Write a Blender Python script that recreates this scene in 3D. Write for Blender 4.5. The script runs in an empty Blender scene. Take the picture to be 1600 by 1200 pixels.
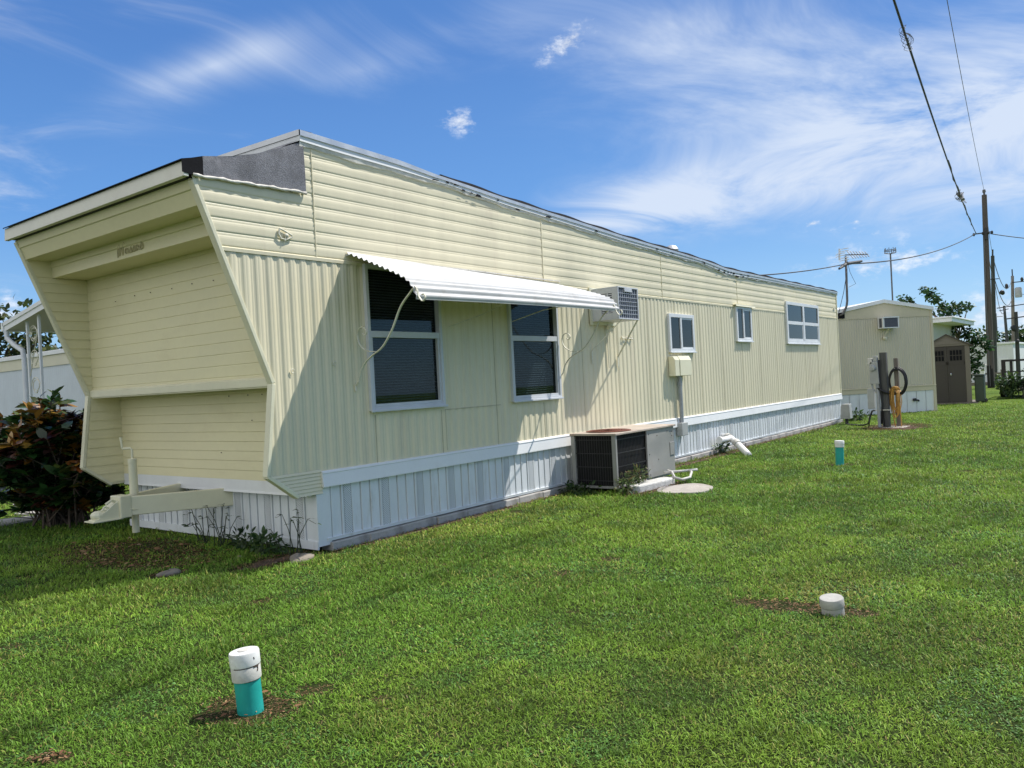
import bpy, bmesh, math, random
import numpy as np
from mathutils import Vector, Matrix

random.seed(7)
RNG = np.random.default_rng(11)
SC = bpy.context.scene
COL = SC.collection
PI = math.pi

# ------------------------------------------------------------------ camera
CAM_LOC = (-5.2517, -6.4776, 1.60)
YAW, PITCH, ROLL, FPX = 0.653308, -0.0011675, -0.0524467, 1251.9
cd = bpy.data.cameras.new('camera')
cam = bpy.data.objects.new('camera', cd)
COL.objects.link(cam)
fw = Vector((math.cos(YAW) * math.cos(PITCH), math.sin(YAW) * math.cos(PITCH), math.sin(PITCH)))
rt = Vector((math.sin(YAW), -math.cos(YAW), 0))
up = rt.cross(fw)
r2 = math.cos(ROLL) * rt + math.sin(ROLL) * up
u2 = -math.sin(ROLL) * rt + math.cos(ROLL) * up
m = Matrix((r2, u2, -fw)).transposed().to_4x4()
m.translation = CAM_LOC
cam.matrix_world = m
cd.sensor_width = 36
cd.lens = FPX / 1600 * 36
cd.clip_end = 3000
cd.clip_start = 0.05
SC.camera = cam

# ------------------------------------------------------------------ sun and sky
SUN_TO = Vector((1.74, -1.0, 2.9)).normalized()
sl = bpy.data.lights.new('sun', 'SUN')
sl.energy = 4.1
sl.angle = math.radians(0.53)
sl.color = (1.0, 0.955, 0.89)
so = bpy.data.objects.new('sun', sl)
so.rotation_euler = SUN_TO.to_track_quat('Z', 'Y').to_euler()
so.location = (0, 0, 30)
COL.objects.link(so)
SKY_STRENGTH = 0.15
SKY_GAIN = 4.7
SC.view_settings.view_transform = 'Standard'
SC.view_settings.look = 'None'
SC.view_settings.exposure = 0.45
SC.view_settings.gamma = 1
SC.cycles.max_bounces = 6
SC.cycles.diffuse_bounces = 3
SC.cycles.glossy_bounces = 3
SC.cycles.transparent_max_bounces = 10

W = bpy.data.worlds.new('World')
SC.world = W
W.use_nodes = True


class NT:
    """small helper to write node trees as expressions"""
    def __init__(s, nt):
        s.nt = nt
        nt.nodes.clear()

    def n(s, typ, **k):
        nd = s.nt.nodes.new(typ)
        for a, b in k.items():
            setattr(nd, a, b)
        return nd

    def set(s, sock, v):
        if isinstance(v, bpy.types.NodeSocket):
            s.nt.links.new(v, sock)
        else:
            sock.default_value = v

    def m(s, op, a, b=0.0, c=None):
        nd = s.n('ShaderNodeMath', operation=op)
        s.set(nd.inputs[0], a)
        s.set(nd.inputs[1], b)
        if c is not None:
            s.set(nd.inputs[2], c)
        return nd.outputs[0]

    def maprange(s, v, a, b, c=0.0, d=1.0, smooth=True):
        nd = s.n('ShaderNodeMapRange')
        nd.interpolation_type = 'SMOOTHSTEP' if smooth else 'LINEAR'
        s.set(nd.inputs['Value'], v)
        for k, x in zip(('From Min', 'From Max', 'To Min', 'To Max'), (a, b, c, d)):
            s.set(nd.inputs[k], x)
        return nd.outputs['Result']

    def noise(s, vec, scale, detail=4.0, rough=0.55, dist=0.0):
        nd = s.n('ShaderNodeTexNoise')
        if vec is not None:
            s.set(nd.inputs['Vector'], vec)
        nd.inputs['Scale'].default_value = scale
        nd.inputs['Detail'].default_value = detail
        nd.inputs['Roughness'].default_value = rough
        nd.inputs['Distortion'].default_value = dist
        return nd.outputs[0]

    def mix(s, f, a, b):
        nd = s.n('ShaderNodeMix', data_type='RGBA')
        s.set(nd.inputs[0], f)
        s.set(nd.inputs[6], a)
        s.set(nd.inputs[7], b)
        return nd.outputs[2]

    def mapping(s, vec, scale=(1, 1, 1), rot=(0, 0, 0), loc=(0, 0, 0)):
        nd = s.n('ShaderNodeMapping')
        s.set(nd.inputs['Vector'], vec)
        nd.inputs['Scale'].default_value = scale
        nd.inputs['Rotation'].default_value = rot
        nd.inputs['Location'].default_value = loc
        return nd.outputs[0]


def build_sky():
    t = NT(W.node_tree)
    out = t.n('ShaderNodeOutputWorld')
    bg = t.n('ShaderNodeBackground')
    bg.inputs['Strength'].default_value = SKY_STRENGTH
    sky = t.n('ShaderNodeTexSky', sky_type='NISHITA')
    sky.sun_disc = False
    sky.sun_elevation = math.asin(SUN_TO.z)
    sky.sun_rotation = math.atan2(SUN_TO.x, SUN_TO.y)
    sky.altitude = 0
    sky.air_density = 1.0
    sky.dust_density = 0.4
    sky.ozone_density = 2.2
    hs = t.n('ShaderNodeHueSaturation')
    hs.inputs['Saturation'].default_value = 1.12
    hs.inputs['Value'].default_value = 1.0
    t.set(hs.inputs['Color'], sky.outputs[0])
    tc = t.n('ShaderNodeTexCoord')
    d = tc.outputs['Generated']
    sp = t.n('ShaderNodeSeparateXYZ')
    t.set(sp.inputs[0], d)
    x, y, z = sp.outputs
    az = t.m('DEGREES', t.m('ARCTAN2', y, x))
    el = t.m('DEGREES', t.m('ARCSINE', z))
    zz = t.m('ADD', t.m('MAXIMUM', z, 0.0), 0.10)
    cb = t.n('ShaderNodeCombineXYZ')
    t.set(cb.inputs[0], t.m('DIVIDE', x, zz))
    t.set(cb.inputs[1], t.m('DIVIDE', y, zz))
    P = cb.outputs[0]
    cae = t.n('ShaderNodeCombineXYZ')
    t.set(cae.inputs[0], az)
    t.set(cae.inputs[1], el)
    A = cae.outputs[0]
    # wispy streak noise (stretched and twisted) and puffy noise
    wv = t.n('ShaderNodeTexNoise')
    t.set(wv.inputs['Vector'], P)
    wv.inputs['Scale'].default_value = 0.9
    wv.inputs['Detail'].default_value = 1
    vm = t.n('ShaderNodeVectorMath', operation='MULTIPLY_ADD')
    t.set(vm.inputs[0], wv.outputs['Color'])
    vm.inputs[1].default_value = (1.6, 1.6, 0)
    t.set(vm.inputs[2], t.mapping(P, (0.72, 1.30, 1), (0, 0, math.radians(38))))
    wisp = t.noise(vm.outputs[0], 1.35, 6, 0.64, 0.0)
    puff = t.noise(t.mapping(A, (0.6, 1.0, 1)), 0.85, 5, 0.68, 0.0)

    def summed(L):
        """soft elliptical regions of the sky (azimuth, elevation, half sizes, tilt, strength)"""
        r = None
        for a0, e0, ra, re, tilt, k in L:
            mp = t.n('ShaderNodeMapping', vector_type='TEXTURE')
            t.set(mp.inputs['Vector'], A)
            mp.inputs['Location'].default_value = (a0, e0, 0)
            mp.inputs['Rotation'].default_value = (0, 0, math.radians(tilt))
            mp.inputs['Scale'].default_value = (ra * 1.75, re * 1.75, 1)
            gr = t.n('ShaderNodeTexGradient', gradient_type='QUADRATIC_SPHERE')
            t.set(gr.inputs[0], mp.outputs[0])
            r = t.m('MULTIPLY', gr.outputs[1], k) if r is None else t.m('MULTIPLY_ADD', gr.outputs[1], k, r)
        return r
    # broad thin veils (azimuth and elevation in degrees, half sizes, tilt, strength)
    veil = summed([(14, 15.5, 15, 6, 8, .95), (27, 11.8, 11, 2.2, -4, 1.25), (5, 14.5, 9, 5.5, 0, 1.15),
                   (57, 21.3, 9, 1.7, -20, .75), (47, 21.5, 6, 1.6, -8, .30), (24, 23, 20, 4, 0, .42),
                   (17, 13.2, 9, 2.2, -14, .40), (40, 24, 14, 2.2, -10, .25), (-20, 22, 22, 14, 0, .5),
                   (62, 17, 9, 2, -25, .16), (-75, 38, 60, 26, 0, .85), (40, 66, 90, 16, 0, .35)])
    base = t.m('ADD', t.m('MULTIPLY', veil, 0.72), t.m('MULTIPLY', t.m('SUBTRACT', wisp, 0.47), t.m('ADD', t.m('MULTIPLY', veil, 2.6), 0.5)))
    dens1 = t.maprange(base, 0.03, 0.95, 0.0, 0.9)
    # compact puffs and the low bank near the horizon
    pf = summed([(40.1, 18.2, 2.0, 1.1, 0, .92), (32.2, 22.7, 2.9, 1.0, -25, 1.0), (12.5, 6.6, 6.0, 1.2, 3, .85),
                 (13.5, 8.6, 5, .8, 8, .5), (16.4, 9.5, .6, .22, 0, .8), (13.7, 9.3, .35, .15, 0, .7), (4.5, 2.6, 7.5, 2.3, 0, .95), (17, 4.5, 4.5, 1.5, 0, .6),
                 (69.5, 5.8, 3.5, 1.8, 0, .8), (80, 4, 6, 3, 0, .8), (-8, 4, 9, 2.6, 0, .9), (60, 2.0, 20, 1.3, 0, .6), (27, 2.0, 16, 1.6, 0, .7)])
    b2 = t.m('ADD', pf, t.m('MULTIPLY', t.m('SUBTRACT', puff, 0.51), 2.6))
    dens2 = t.m('MULTIPLY', t.maprange(b2, 0.25, 1.15, 0.0, 0.92), t.maprange(pf, 0.05, 0.45))
    shade = t.maprange(puff, 0.35, 0.65, 0.80, 1.05)
    cc = t.n('ShaderNodeVectorMath', operation='SCALE')
    cc.inputs[0].default_value = (4.2, 4.5, 5.0)
    t.set(cc.inputs['Scale'], shade)
    # deeper blue low down than the model sky gives
    rp = t.n('ShaderNodeValToRGB')
    t.set(rp.inputs[0], t.m('DIVIDE', el, 60.0))
    cr = rp.color_ramp
    E_ = cr.elements
    E_[0].position, E_[0].color = 0.0, (.36, .60, .90, 1)
    E_[1].position, E_[1].color = 1.0, (.045, .14, .42, 1)
    for p_, c_ in ((.07, (.24, .50, .86, 1)), (.20, (.105, .31, .74, 1)), (.38, (.070, .215, .60, 1))):
        e_ = E_.new(p_)
        e_.color = c_
    sc2 = t.n('ShaderNodeVectorMath', operation='SCALE')
    t.set(sc2.inputs[0], rp.outputs[0])
    sc2.inputs['Scale'].default_value = SKY_GAIN
    skyc = t.mix(0.8, hs.outputs[0], sc2.outputs[0])
    c1 = t.mix(dens1, skyc, (3.55, 4.0, 4.75, 1))
    c2 = t.mix(dens2, c1, cc.outputs[0])
    # bright broken cloud added out of view behind the viewer to lift shaded walls
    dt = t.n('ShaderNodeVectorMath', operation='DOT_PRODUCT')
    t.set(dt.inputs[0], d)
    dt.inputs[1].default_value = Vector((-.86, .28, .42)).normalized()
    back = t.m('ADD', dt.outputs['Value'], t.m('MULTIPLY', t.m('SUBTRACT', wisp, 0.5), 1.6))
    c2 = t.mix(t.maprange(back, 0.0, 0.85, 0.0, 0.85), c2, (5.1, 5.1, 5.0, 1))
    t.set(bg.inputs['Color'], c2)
    t.nt.links.new(bg.outputs[0], out.inputs[0])


build_sky()
W.cycles.sampling_method = "MANUAL"
W.cycles.sample_map_resolution = 256

# ------------------------------------------------------------------ helpers
ROOTLOC = {}


def tag(o, label=None, cat=None, group=None, kind=None):
    if label: o['label'] = label
    if cat: o['category'] = cat
    if group: o['group'] = group
    if kind: o['kind'] = kind
    return o


def empty(name, loc, label, cat, group=None, rz=0.0):
    o = bpy.data.objects.new(name, None)
    o.empty_display_size = 0.2
    COL.objects.link(o)
    o.location = loc
    o.rotation_euler = (0, 0, rz)
    ROOTLOC[o.name] = Vector(loc)
    return tag(o, label, cat, group)


class MB:
    """collects faces; build() links them as ONE mesh object"""
    def __init__(s):
        s.v, s.f = [], []

    def add(s, vs, fs):
        k = len(s.v)
        s.v += [tuple(q) for q in vs]
        s.f += [tuple(i + k for i in q) for q in fs]
        return s

    def box(s, x0, x1, y0, y1, z0, z1):
        vs = [(x, y, z) for z in (z0, z1) for y in (y0, y1) for x in (x0, x1)]
        return s.add(vs, [(0, 2, 3, 1), (4, 5, 7, 6), (0, 1, 5, 4), (2, 6, 7, 3), (0, 4, 6, 2), (1, 3, 7, 5)])

    def quad(s, a, b, c, d):
        return s.add([a, b, c, d], [(0, 1, 2, 3)])

    def bar(s, a, b, w, h, upv=(0, 0, 1)):
        a, b = Vector(a), Vector(b)
        d = (b - a).normalized()
        sd = d.cross(Vector(upv))
        if sd.length < 1e-4: sd = d.cross(Vector((1, 0, 0)))
        sd.normalize()
        u = sd.cross(d)
        vs = []
        for p in (a, b):
            for i, j in ((-1, -1), (1, -1), (1, 1), (-1, 1)):
                vs.append(p + sd * (i * w / 2) + u * (j * h / 2))
        return s.add(vs, [(3, 2, 1, 0), (4, 5, 6, 7), (0, 1, 5, 4), (1, 2, 6, 5), (2, 3, 7, 6), (3, 0, 4, 7)])

    def prism(s, poly, axis, a, b):
        """poly = 2-D outline, extruded along axis from a to b"""
        n = len(poly)
        def P(q, t):
            return {'x': (t, q[0], q[1]), 'y': (q[0], t, q[1]), 'z': (q[0], q[1], t)}[axis]
        vs = [P(q, a) for q in poly] + [P(q, b) for q in poly]
        fs = [tuple(range(n - 1, -1, -1)), tuple(range(n, 2 * n))]
        fs += [(i, (i + 1) % n, (i + 1) % n + n, i + n) for i in range(n)]
        return s.add(vs, fs)

    def tube(s, pts, r, n=8, caps=True):
        pts = [Vector(q) for q in pts]
        rs = r if isinstance(r, (list, tuple)) else [r] * len(pts)
        k = len(s.v)
        prev = None
        for i, p in enumerate(pts):
            d = (pts[min(i + 1, len(pts) - 1)] - pts[max(i - 1, 0)])
            if d.length < 1e-9: d = Vector((0, 0, 1))
            d.normalize()
            if prev is None:
                a = d.orthogonal().normalized()
            else:
                a = prev - d * prev.dot(d)
                if a.length < 1e-6: a = d.orthogonal()
                a.normalize()
            prev = a
            b = d.cross(a)
            for j in range(n):
                t = 2 * PI * j / n
                s.v.append(tuple(p + (a * math.cos(t) + b * math.sin(t)) * rs[i]))
        for i in range(len(pts) - 1):
            for j in range(n):
                j2 = (j + 1) % n
                s.f.append((k + i * n + j, k + i * n + j2, k + (i + 1) * n + j2, k + (i + 1) * n + j))
        if caps:
            s.f.append(tuple(k + j for j in range(n - 1, -1, -1)))
            e = k + (len(pts) - 1) * n
            s.f.append(tuple(e + j for j in range(n)))
        return s

    def lathe(s, prof, c=(0, 0, 0), n=24, tilt=None):
        """prof = list of (r, z); closed with caps"""
        k = len(s.v)
        c = Vector(c)
        for r, z in prof:
            for j in range(n):
                t = 2 * PI * j / n
                q = Vector((r * math.cos(t), r * math.sin(t), z))
                if tilt is not None: q = tilt @ q
                s.v.append(tuple(c + q))
        for i in range(len(prof) - 1):
            for j in range(n):
                j2 = (j + 1) % n
                s.f.append((k + i * n + j, k + i * n + j2, k + (i + 1) * n + j2, k + (i + 1) * n + j))
        s.f.append(tuple(k + j for j in range(n - 1, -1, -1)))
        e = k + (len(prof) - 1) * n
        s.f.append(tuple(e + j for j in range(n)))
        return s

    def blob(s, c, rad, seed=0, rough=.25, n=10, m=7):
        """irregular stone-like lump"""
        rr = random.Random(seed)
        k = len(s.v)
        ph = [rr.uniform(0, 6.28) for _ in range(6)]
        for i in range(m + 1):
            th = PI * i / m
            for j in range(n):
                f = 2 * PI * j / n
                q = 1 + rough * (math.sin(2 * f + ph[0] + th) * .5 + math.sin(3 * f + ph[1]) * .3 + math.sin(2.5 * th + ph[2] + f) * .4)
                s.v.append((c[0] + rad[0] * q * math.sin(th) * math.cos(f), c[1] + rad[1] * q * math.sin(th) * math.sin(f), c[2] + rad[2] * q * math.cos(th)))
        for i in range(m):
            for j in range(n):
                j2 = (j + 1) % n
                s.f.append((k + i * n + j, k + (i + 1) * n + j, k + (i + 1) * n + j2, k + i * n + j2))
        return s

    def build(s, name, mat, parent=None, smooth=False, bevel=0.0, off=None, seg=2):
        me = bpy.data.meshes.new(name)
        o = bpy.data.objects.new(name, me)
        COL.objects.link(o)
        root = parent
        while root is not None and root.name not in ROOTLOC: root = root.parent
        L = Vector(off) if off is not None else (ROOTLOC[root.name] if root is not None else Vector((0, 0, 0)))
        me.from_pydata([(q[0] - L.x, q[1] - L.y, q[2] - L.z) for q in s.v], [], s.f)
        me.update()
        bm = bmesh.new()
        bm.from_mesh(me)
        bmesh.ops.recalc_face_normals(bm, faces=bm.faces)
        bm.to_mesh(me)
        bm.free()
        if smooth:
            me.polygons.foreach_set('use_smooth', [True] * len(me.polygons))
        me.materials.append(mat)
        if parent is not None: o.parent = parent
        if parent is None and off is not None: o.location = off
        if bevel > 0:
            b = o.modifiers.new('bevel', 'BEVEL')
            b.width = bevel
            b.segments = seg
            b.limit_method = 'ANGLE'
            b.angle_limit = math.radians(35)
        if smooth == 'auto':
            try:
                me.set_sharp_from_angle(angle=math.radians(38))
            except Exception:
                pass
        return o


def copy_tree(o, parent=None):
    c = o.copy()
    COL.objects.link(c)
    if parent is not None: c.parent = parent
    for ch in list(o.children): copy_tree(ch, c)
    return c


# ------------------------------------------------------------------ materials
def mat(name, col, rough=0.6, var=0.10, vscale=3.0, bump=0.0, bscale=60.0, metal=0.0, dirt=None, dscale=1.2, damt=0.35,
        stretch=(1, 1, 1), spec=0.5, fine=0.05):
    """painted or raw surface: base colour with two scales of variation, optional dirt and bump"""
    M = bpy.data.materials.new(name)
    M.use_nodes = True
    t = NT(M.node_tree)
    out = t.n('ShaderNodeOutputMaterial')
    b = t.n('ShaderNodeBsdfPrincipled')
    tc = t.n('ShaderNodeTexCoord').outputs['Object']
    v = t.mapping(tc, stretch)
    n1 = t.noise(v, vscale, 5, .6)
    n2 = t.noise(tc, vscale * 14, 3, .6)
    lo = tuple(c * (1 - var) for c in col) + (1,)
    hi = tuple(min(1, c * (1 + var)) for c in col) + (1,)
    c = t.mix(t.maprange(n1, .3, .7), lo, hi)
    f = t.m('MULTIPLY', t.maprange(n2, .35, .75), fine)
    c = t.mix(f, c, tuple(q * .55 for q in col) + (1,))
    if dirt is not None:
        nd = t.noise(v, dscale, 7, .68, .3)
        c = t.mix(t.maprange(nd, .52, .78, 0, damt), c, tuple(dirt) + (1,))
    t.set(b.inputs['Base Color'], c)
    b.inputs['Metallic'].default_value = metal
    t.set(b.inputs['Roughness'], t.maprange(n1, .2, .8, max(.02, rough - .08), min(1, rough + .08)))
    b.inputs['Specular IOR Level'].default_value = spec
    if bump > 0:
        bp = t.n('ShaderNodeBump')
        bp.inputs['Strength'].default_value = bump
        bp.inputs['Distance'].default_value = 0.01
        t.set(bp.inputs['Height'], t.noise(tc, bscale, 5, .6))
        t.set(b.inputs['Normal'], bp.outputs[0])
    t.nt.links.new(b.outputs[0], out.inputs[0])
    return M


CREAM = (.765, .698, .495)
M = {}
M['cream'] = mat('cream_paint', CREAM, .48, .05, .9, .10, 2.5, dirt=(.52, .43, .32), dscale=1.3, damt=.42, stretch=(2.2, 2.2, .35), fine=.05)
M['cream_front'] = mat('cream_shaded_front', (.80, .732, .465), .5, .04, 1.1, .08, 3, dirt=(.58, .48, .27), dscale=1.4, damt=.30, stretch=(1.5, .6, 1.6), fine=.05)  # same cream; lighter, yellower tone of the shaded front put into the colour
M['cream_trim'] = mat('cream_trim_paint', (.77, .735, .54), .45, .05, 2, 0.05, 30, dirt=(.5, .42, .3), damt=.25)
M['cream_line'] = mat('caulk_line', (.50, .45, .30), .7, .15, 6)
M['white'] = mat('white_paint', (.80, .81, .81), .45, .03, 2, .05, 20, dirt=(.50, .47, .41), dscale=2.0, damt=.25, stretch=(1, 1, .5))
M['skirt'] = mat('skirting_vinyl', (.73, .76, .78), .4, .04, 2.5, .04, 20, dirt=(.42, .40, .34), dscale=2.6, damt=.55, stretch=(2, 2, .5))
M['awning'] = mat('awning_white', (.54, .54, .525), .55, .05, 3, .08, 40, dirt=(.34, .30, .24), dscale=3.5, damt=.5)
M['alu'] = mat('weathered_aluminium', (.62, .63, .64), .42, .10, 5, .1, 40, metal=.55, dirt=(.22, .2, .17), dscale=2.5, damt=.5)
M['bead'] = mat('roof_sealant', (.70, .67, .60), .7, .14, 9, .5, 40, dirt=(.2, .18, .15), dscale=5, damt=.6)
M['felt'] = mat('mineral_felt', (.21, .21, .23), .95, .25, 5, .8, 120, dirt=(.40, .39, .42), dscale=2.6, damt=.6, fine=.7)
M['tar'] = mat('black_tar', (.012, .012, .014), .92, .3, 6, .3, 50, spec=.15)
M['winframe'] = mat('window_frame_grey', (.60, .62, .65), .42, .06, 4, .05, 50, dirt=(.3, .28, .25), damt=.25)
M['winwhite'] = mat('window_frame_white', (.72, .74, .76), .4, .05, 4, .03, 50, dirt=(.35, .33, .3), damt=.3)
M['blind'] = mat('blind_slats', (.34, .39, .42), .6, .08, 6)
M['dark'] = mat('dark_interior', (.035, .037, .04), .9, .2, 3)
M['curtain'] = mat('pale_curtain', (.40, .43, .42), .9, .1, 5)
M['iron'] = mat('painted_iron', (.72, .69, .56), .5, .1, 20, dirt=(.35, .24, .15), dscale=9, damt=.5)
M['concrete'] = mat('grey_concrete', (.40, .385, .36), .92, .16, 5, .6, 60, dirt=(.16, .14, .11), dscale=3.5, damt=.65, fine=.25)
M['palecon'] = mat('pale_concrete', (.43, .395, .35), .92, .12, 6, .6, 80, dirt=(.30, .25, .2), dscale=4, damt=.5, fine=.25)
M['whitecon'] = mat('whitewashed_concrete', (.62, .61, .57), .9, .14, 8, .9, 55, dirt=(.22, .2, .16), dscale=9, damt=.8, fine=.3)
M['acgrey'] = mat('unit_housing_grey', (.33, .322, .30), .5, .06, 3, .08, 60, dirt=(.25, .2, .14), dscale=3, damt=.4)
M['actan'] = mat('unit_top_tan', (.46, .39, .32), .6, .12, 4, .2, 60, dirt=(.28, .12, .07), dscale=2.2, damt=.75)
M['rust'] = mat('rust', (.20, .075, .045), .85, .3, 8, .5, 60)
M['grille'] = mat('black_grille', (.014, .013, .013), .6, .3, 5)
M['coil'] = mat('dark_coil_fins', (.006, .006, .006), .8, .3, 8)
M['acframe'] = mat('window_unit_frame', (.58, .60, .63), .45, .06, 6, .05, 60, dirt=(.3, .28, .25), damt=.3)
M['acgrid'] = mat('window_unit_grid', (.52, .55, .60), .45, .06, 6)
M['fins'] = mat('condenser_fins', (.075, .08, .105), .5, .15, 20)
M['pvc'] = mat('white_pvc', (.78, .775, .75), .4, .05, 8, .04, 50, dirt=(.30, .24, .17), dscale=7, damt=.5)
M['pvc_old'] = mat('aged_pvc', (.60, .58, .53), .6, .1, 12, .15, 70, dirt=(.28, .22, .16), dscale=10, damt=.6)
M['teal'] = mat('teal_pipe', (.016, .37, .32), .45, .08, 10, .06, 60, dirt=(.06, .22, .18), dscale=9, damt=.5)
M['crack'] = mat('dried_mud', (.075, .052, .038), .9, .3, 20)
M['greybox'] = mat('grey_box', (.40, .41, .40), .5, .08, 6, .08, 60, dirt=(.22, .2, .18), damt=.4)
M['conduit'] = mat('grey_conduit', (.36, .38, .40), .5, .08, 6)
M['wood'] = mat('weathered_wood', (.20, .175, .15), .9, .25, 5, .6, 40, dirt=(.07, .06, .055), dscale=3, damt=.7, stretch=(6, 6, .6))
M['polewood'] = mat('pole_wood', (.105, .088, .078), .9, .22, 3, .5, 30, dirt=(.05, .042, .038), dscale=1.5, damt=.7, stretch=(6, 6, .4))
M['darkpole'] = mat('dark_pole_wood', (.055, .060, .055), .9, .2, 3, .4, 30, stretch=(6, 6, .4))
M['tarbase'] = mat('creosoted_base', (.020, .018, .017), .9, .2, 3)
M['postwood'] = mat('dark_post_wood', (.085, .085, .082), .9, .3, 4, .6, 40, dirt=(.03, .03, .03), dscale=3, damt=.6, stretch=(6, 6, .5))
M['rubber'] = mat('black_rubber', (.016, .016, .017), .5, .2, 10)
M['yellowhose'] = mat('yellow_hose', (.56, .31, .07), .45, .12, 20, dirt=(.30, .15, .05), dscale=8, damt=.5)
M['wire'] = mat('black_cable', (.03, .03, .032), .6, .2, 10)
M['wiregrey'] = mat('grey_cable', (.12, .12, .125), .6, .2, 10)
M['tank'] = mat('transformer_grey', (.38, .40, .40), .5, .08, 4)
M['shed_wall'] = mat('shed_wall_plastic', (.17, .15, .122), .6, .05, 3)
M['shed_door'] = mat('shed_door_brown', (.048, .040, .034), .55, .08, 4, .1, 60)
M['shed_dark'] = mat('shed_window_dark', (.010, .010, .012), .7, .1, 4, spec=.1)
M['shed_roof'] = mat('shed_roof', (.07, .06, .055), .8, .15, 6)
M['nb_wall'] = mat('neighbour_wall', (.62, .68, .74), .5, .04, 2)
M['nb_cream'] = mat('neighbour_cream', (.70, .67, .52), .5, .04, 2)
M['t2_wall'] = mat('far_home_wall', (.575, .535, .42), .5, .05, 1.2, .06, 4, dirt=(.42, .34, .2), damt=.3, stretch=(2, 2, .4))
M['t2_cream'] = mat('far_home_fascia', (.60, .54, .385), .5, .05, 1.2, dirt=(.42, .34, .2), damt=.3)
M['farwhite'] = mat('far_white_siding', (.74, .75, .77), .5, .04, 2)
M['roofwhite'] = mat('white_roof_coating', (.84, .85, .86), .5, .04, 2)
M['bin'] = mat('dark_green_bin', (.032, .05, .038), .5, .15, 4)
M['cart'] = mat('dark_steel', (.022, .019, .017), .6, .3, 6)
M['bark'] = mat('bark', (.13, .095, .07), .95, .25, 6, .6, 30, stretch=(3, 3, .6))
M['stem'] = mat('green_stem', (.07, .10, .035), .7, .2, 8)
M['soil'] = mat('bare_soil', (.072, .044, .027), .98, .35, 9, .9, 70, dirt=(.045, .028, .018), dscale=7, damt=.8, fine=.5)
M['stone'] = mat('pale_stone', (.24, .205, .165), .95, .2, 6, .7, 50, dirt=(.2, .16, .12), dscale=5, damt=.6)


def glass_mat(name, tint=(.40, .46, .45), refl=1.0):
    m_ = bpy.data.materials.new(name)
    m_.use_nodes = True
    t = NT(m_.node_tree)
    out = t.n('ShaderNodeOutputMaterial')
    tr = t.n('ShaderNodeBsdfTransparent')
    tr.inputs[0].default_value = tint + (1,)
    gl = t.n('ShaderNodeBsdfGlossy')
    gl.inputs['Roughness'].default_value = .02
    gl.inputs['Color'].default_value = (.9, .95, .95, 1)
    fr = t.n('ShaderNodeFresnel')
    fr.inputs['IOR'].default_value = 1.5
    tc = t.n('ShaderNodeTexCoord').outputs['Object']
    bp = t.n('ShaderNodeBump')
    bp.inputs['Strength'].default_value = .03
    t.set(bp.inputs['Height'], t.noise(tc, 1.6, 2, .5))
    t.set(gl.inputs['Normal'], bp.outputs[0])
    mx = t.n('ShaderNodeMixShader')
    t.set(mx.inputs[0], t.m('MULTIPLY', fr.outputs[0], refl))
    t.nt.links.new(tr.outputs[0], mx.inputs[1])
    t.nt.links.new(gl.outputs[0], mx.inputs[2])
    t.nt.links.new(mx.outputs[0], out.inputs[0])
    return m_


M['glass'] = glass_mat('window_glass')
M['screen'] = glass_mat('screened_glass', (.50, .545, .56), .13)


def vent_mat():
    """white vinyl with rows of punched holes"""
    m_ = bpy.data.materials.new('perforated_vinyl')
    m_.use_nodes = True
    t = NT(m_.node_tree)
    out = t.n('ShaderNodeOutputMaterial')
    b = t.n('ShaderNodeBsdfPrincipled')
    tc = t.n('ShaderNodeTexCoord').outputs['Object']
    sp = t.n('ShaderNodeSeparateXYZ')
    t.set(sp.inputs[0], tc)
    u = t.m('ADD', sp.outputs[0], sp.outputs[1])
    sx = t.m('SINE', t.m('MULTIPLY', u, 2 * PI / .024))
    sz = t.m('SINE', t.m('MULTIPLY', sp.outputs[2], 2 * PI / .024))
    hole = t.maprange(t.m('MULTIPLY', sx, sz), .25, .45)
    t.set(b.inputs['Base Color'], t.mix(hole, (.68, .71, .73, 1), (.16, .17, .18, 1)))
    b.inputs['Roughness'].default_value = .5
    t.nt.links.new(b.outputs[0], out.inputs[0])
    return m_


M['vent'] = vent_mat()


def leaf_mat(name, rough=.45, trans=.35, spec=.4):
    """foliage: colour comes from a per-leaf attribute"""
    m_ = bpy.data.materials.new(name)
    m_.use_nodes = True
    t = NT(m_.node_tree)
    out = t.n('ShaderNodeOutputMaterial')
    b = t.n('ShaderNodeBsdfPrincipled')
    at = t.n('ShaderNodeAttribute', attribute_name='tint')
    t.set(b.inputs['Base Color'], at.outputs['Color'])
    b.inputs['Roughness'].default_value = rough
    b.inputs['Specular IOR Level'].default_value = spec
    tl = t.n('ShaderNodeBsdfTranslucent')
    g = t.n('ShaderNodeGamma')
    t.set(g.inputs[0], at.outputs['Color'])
    g.inputs[1].default_value = .85
    t.set(tl.inputs[0], g.outputs[0])
    mx = t.n('ShaderNodeMixShader')
    mx.inputs[0].default_value = trans
    t.nt.links.new(b.outputs[0], mx.inputs[1])
    t.nt.links.new(tl.outputs[0], mx.inputs[2])
    t.nt.links.new(mx.outputs[0], out.inputs[0])
    return m_


M['leaf'] = leaf_mat('tree_leaves')
M['croton'] = leaf_mat('croton_leaves', .32, .18, .5)
M['grass'] = leaf_mat('grass_blades', .55, .28, .25)
M['litter'] = leaf_mat('litter_flakes', .9, .05, .1)


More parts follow.
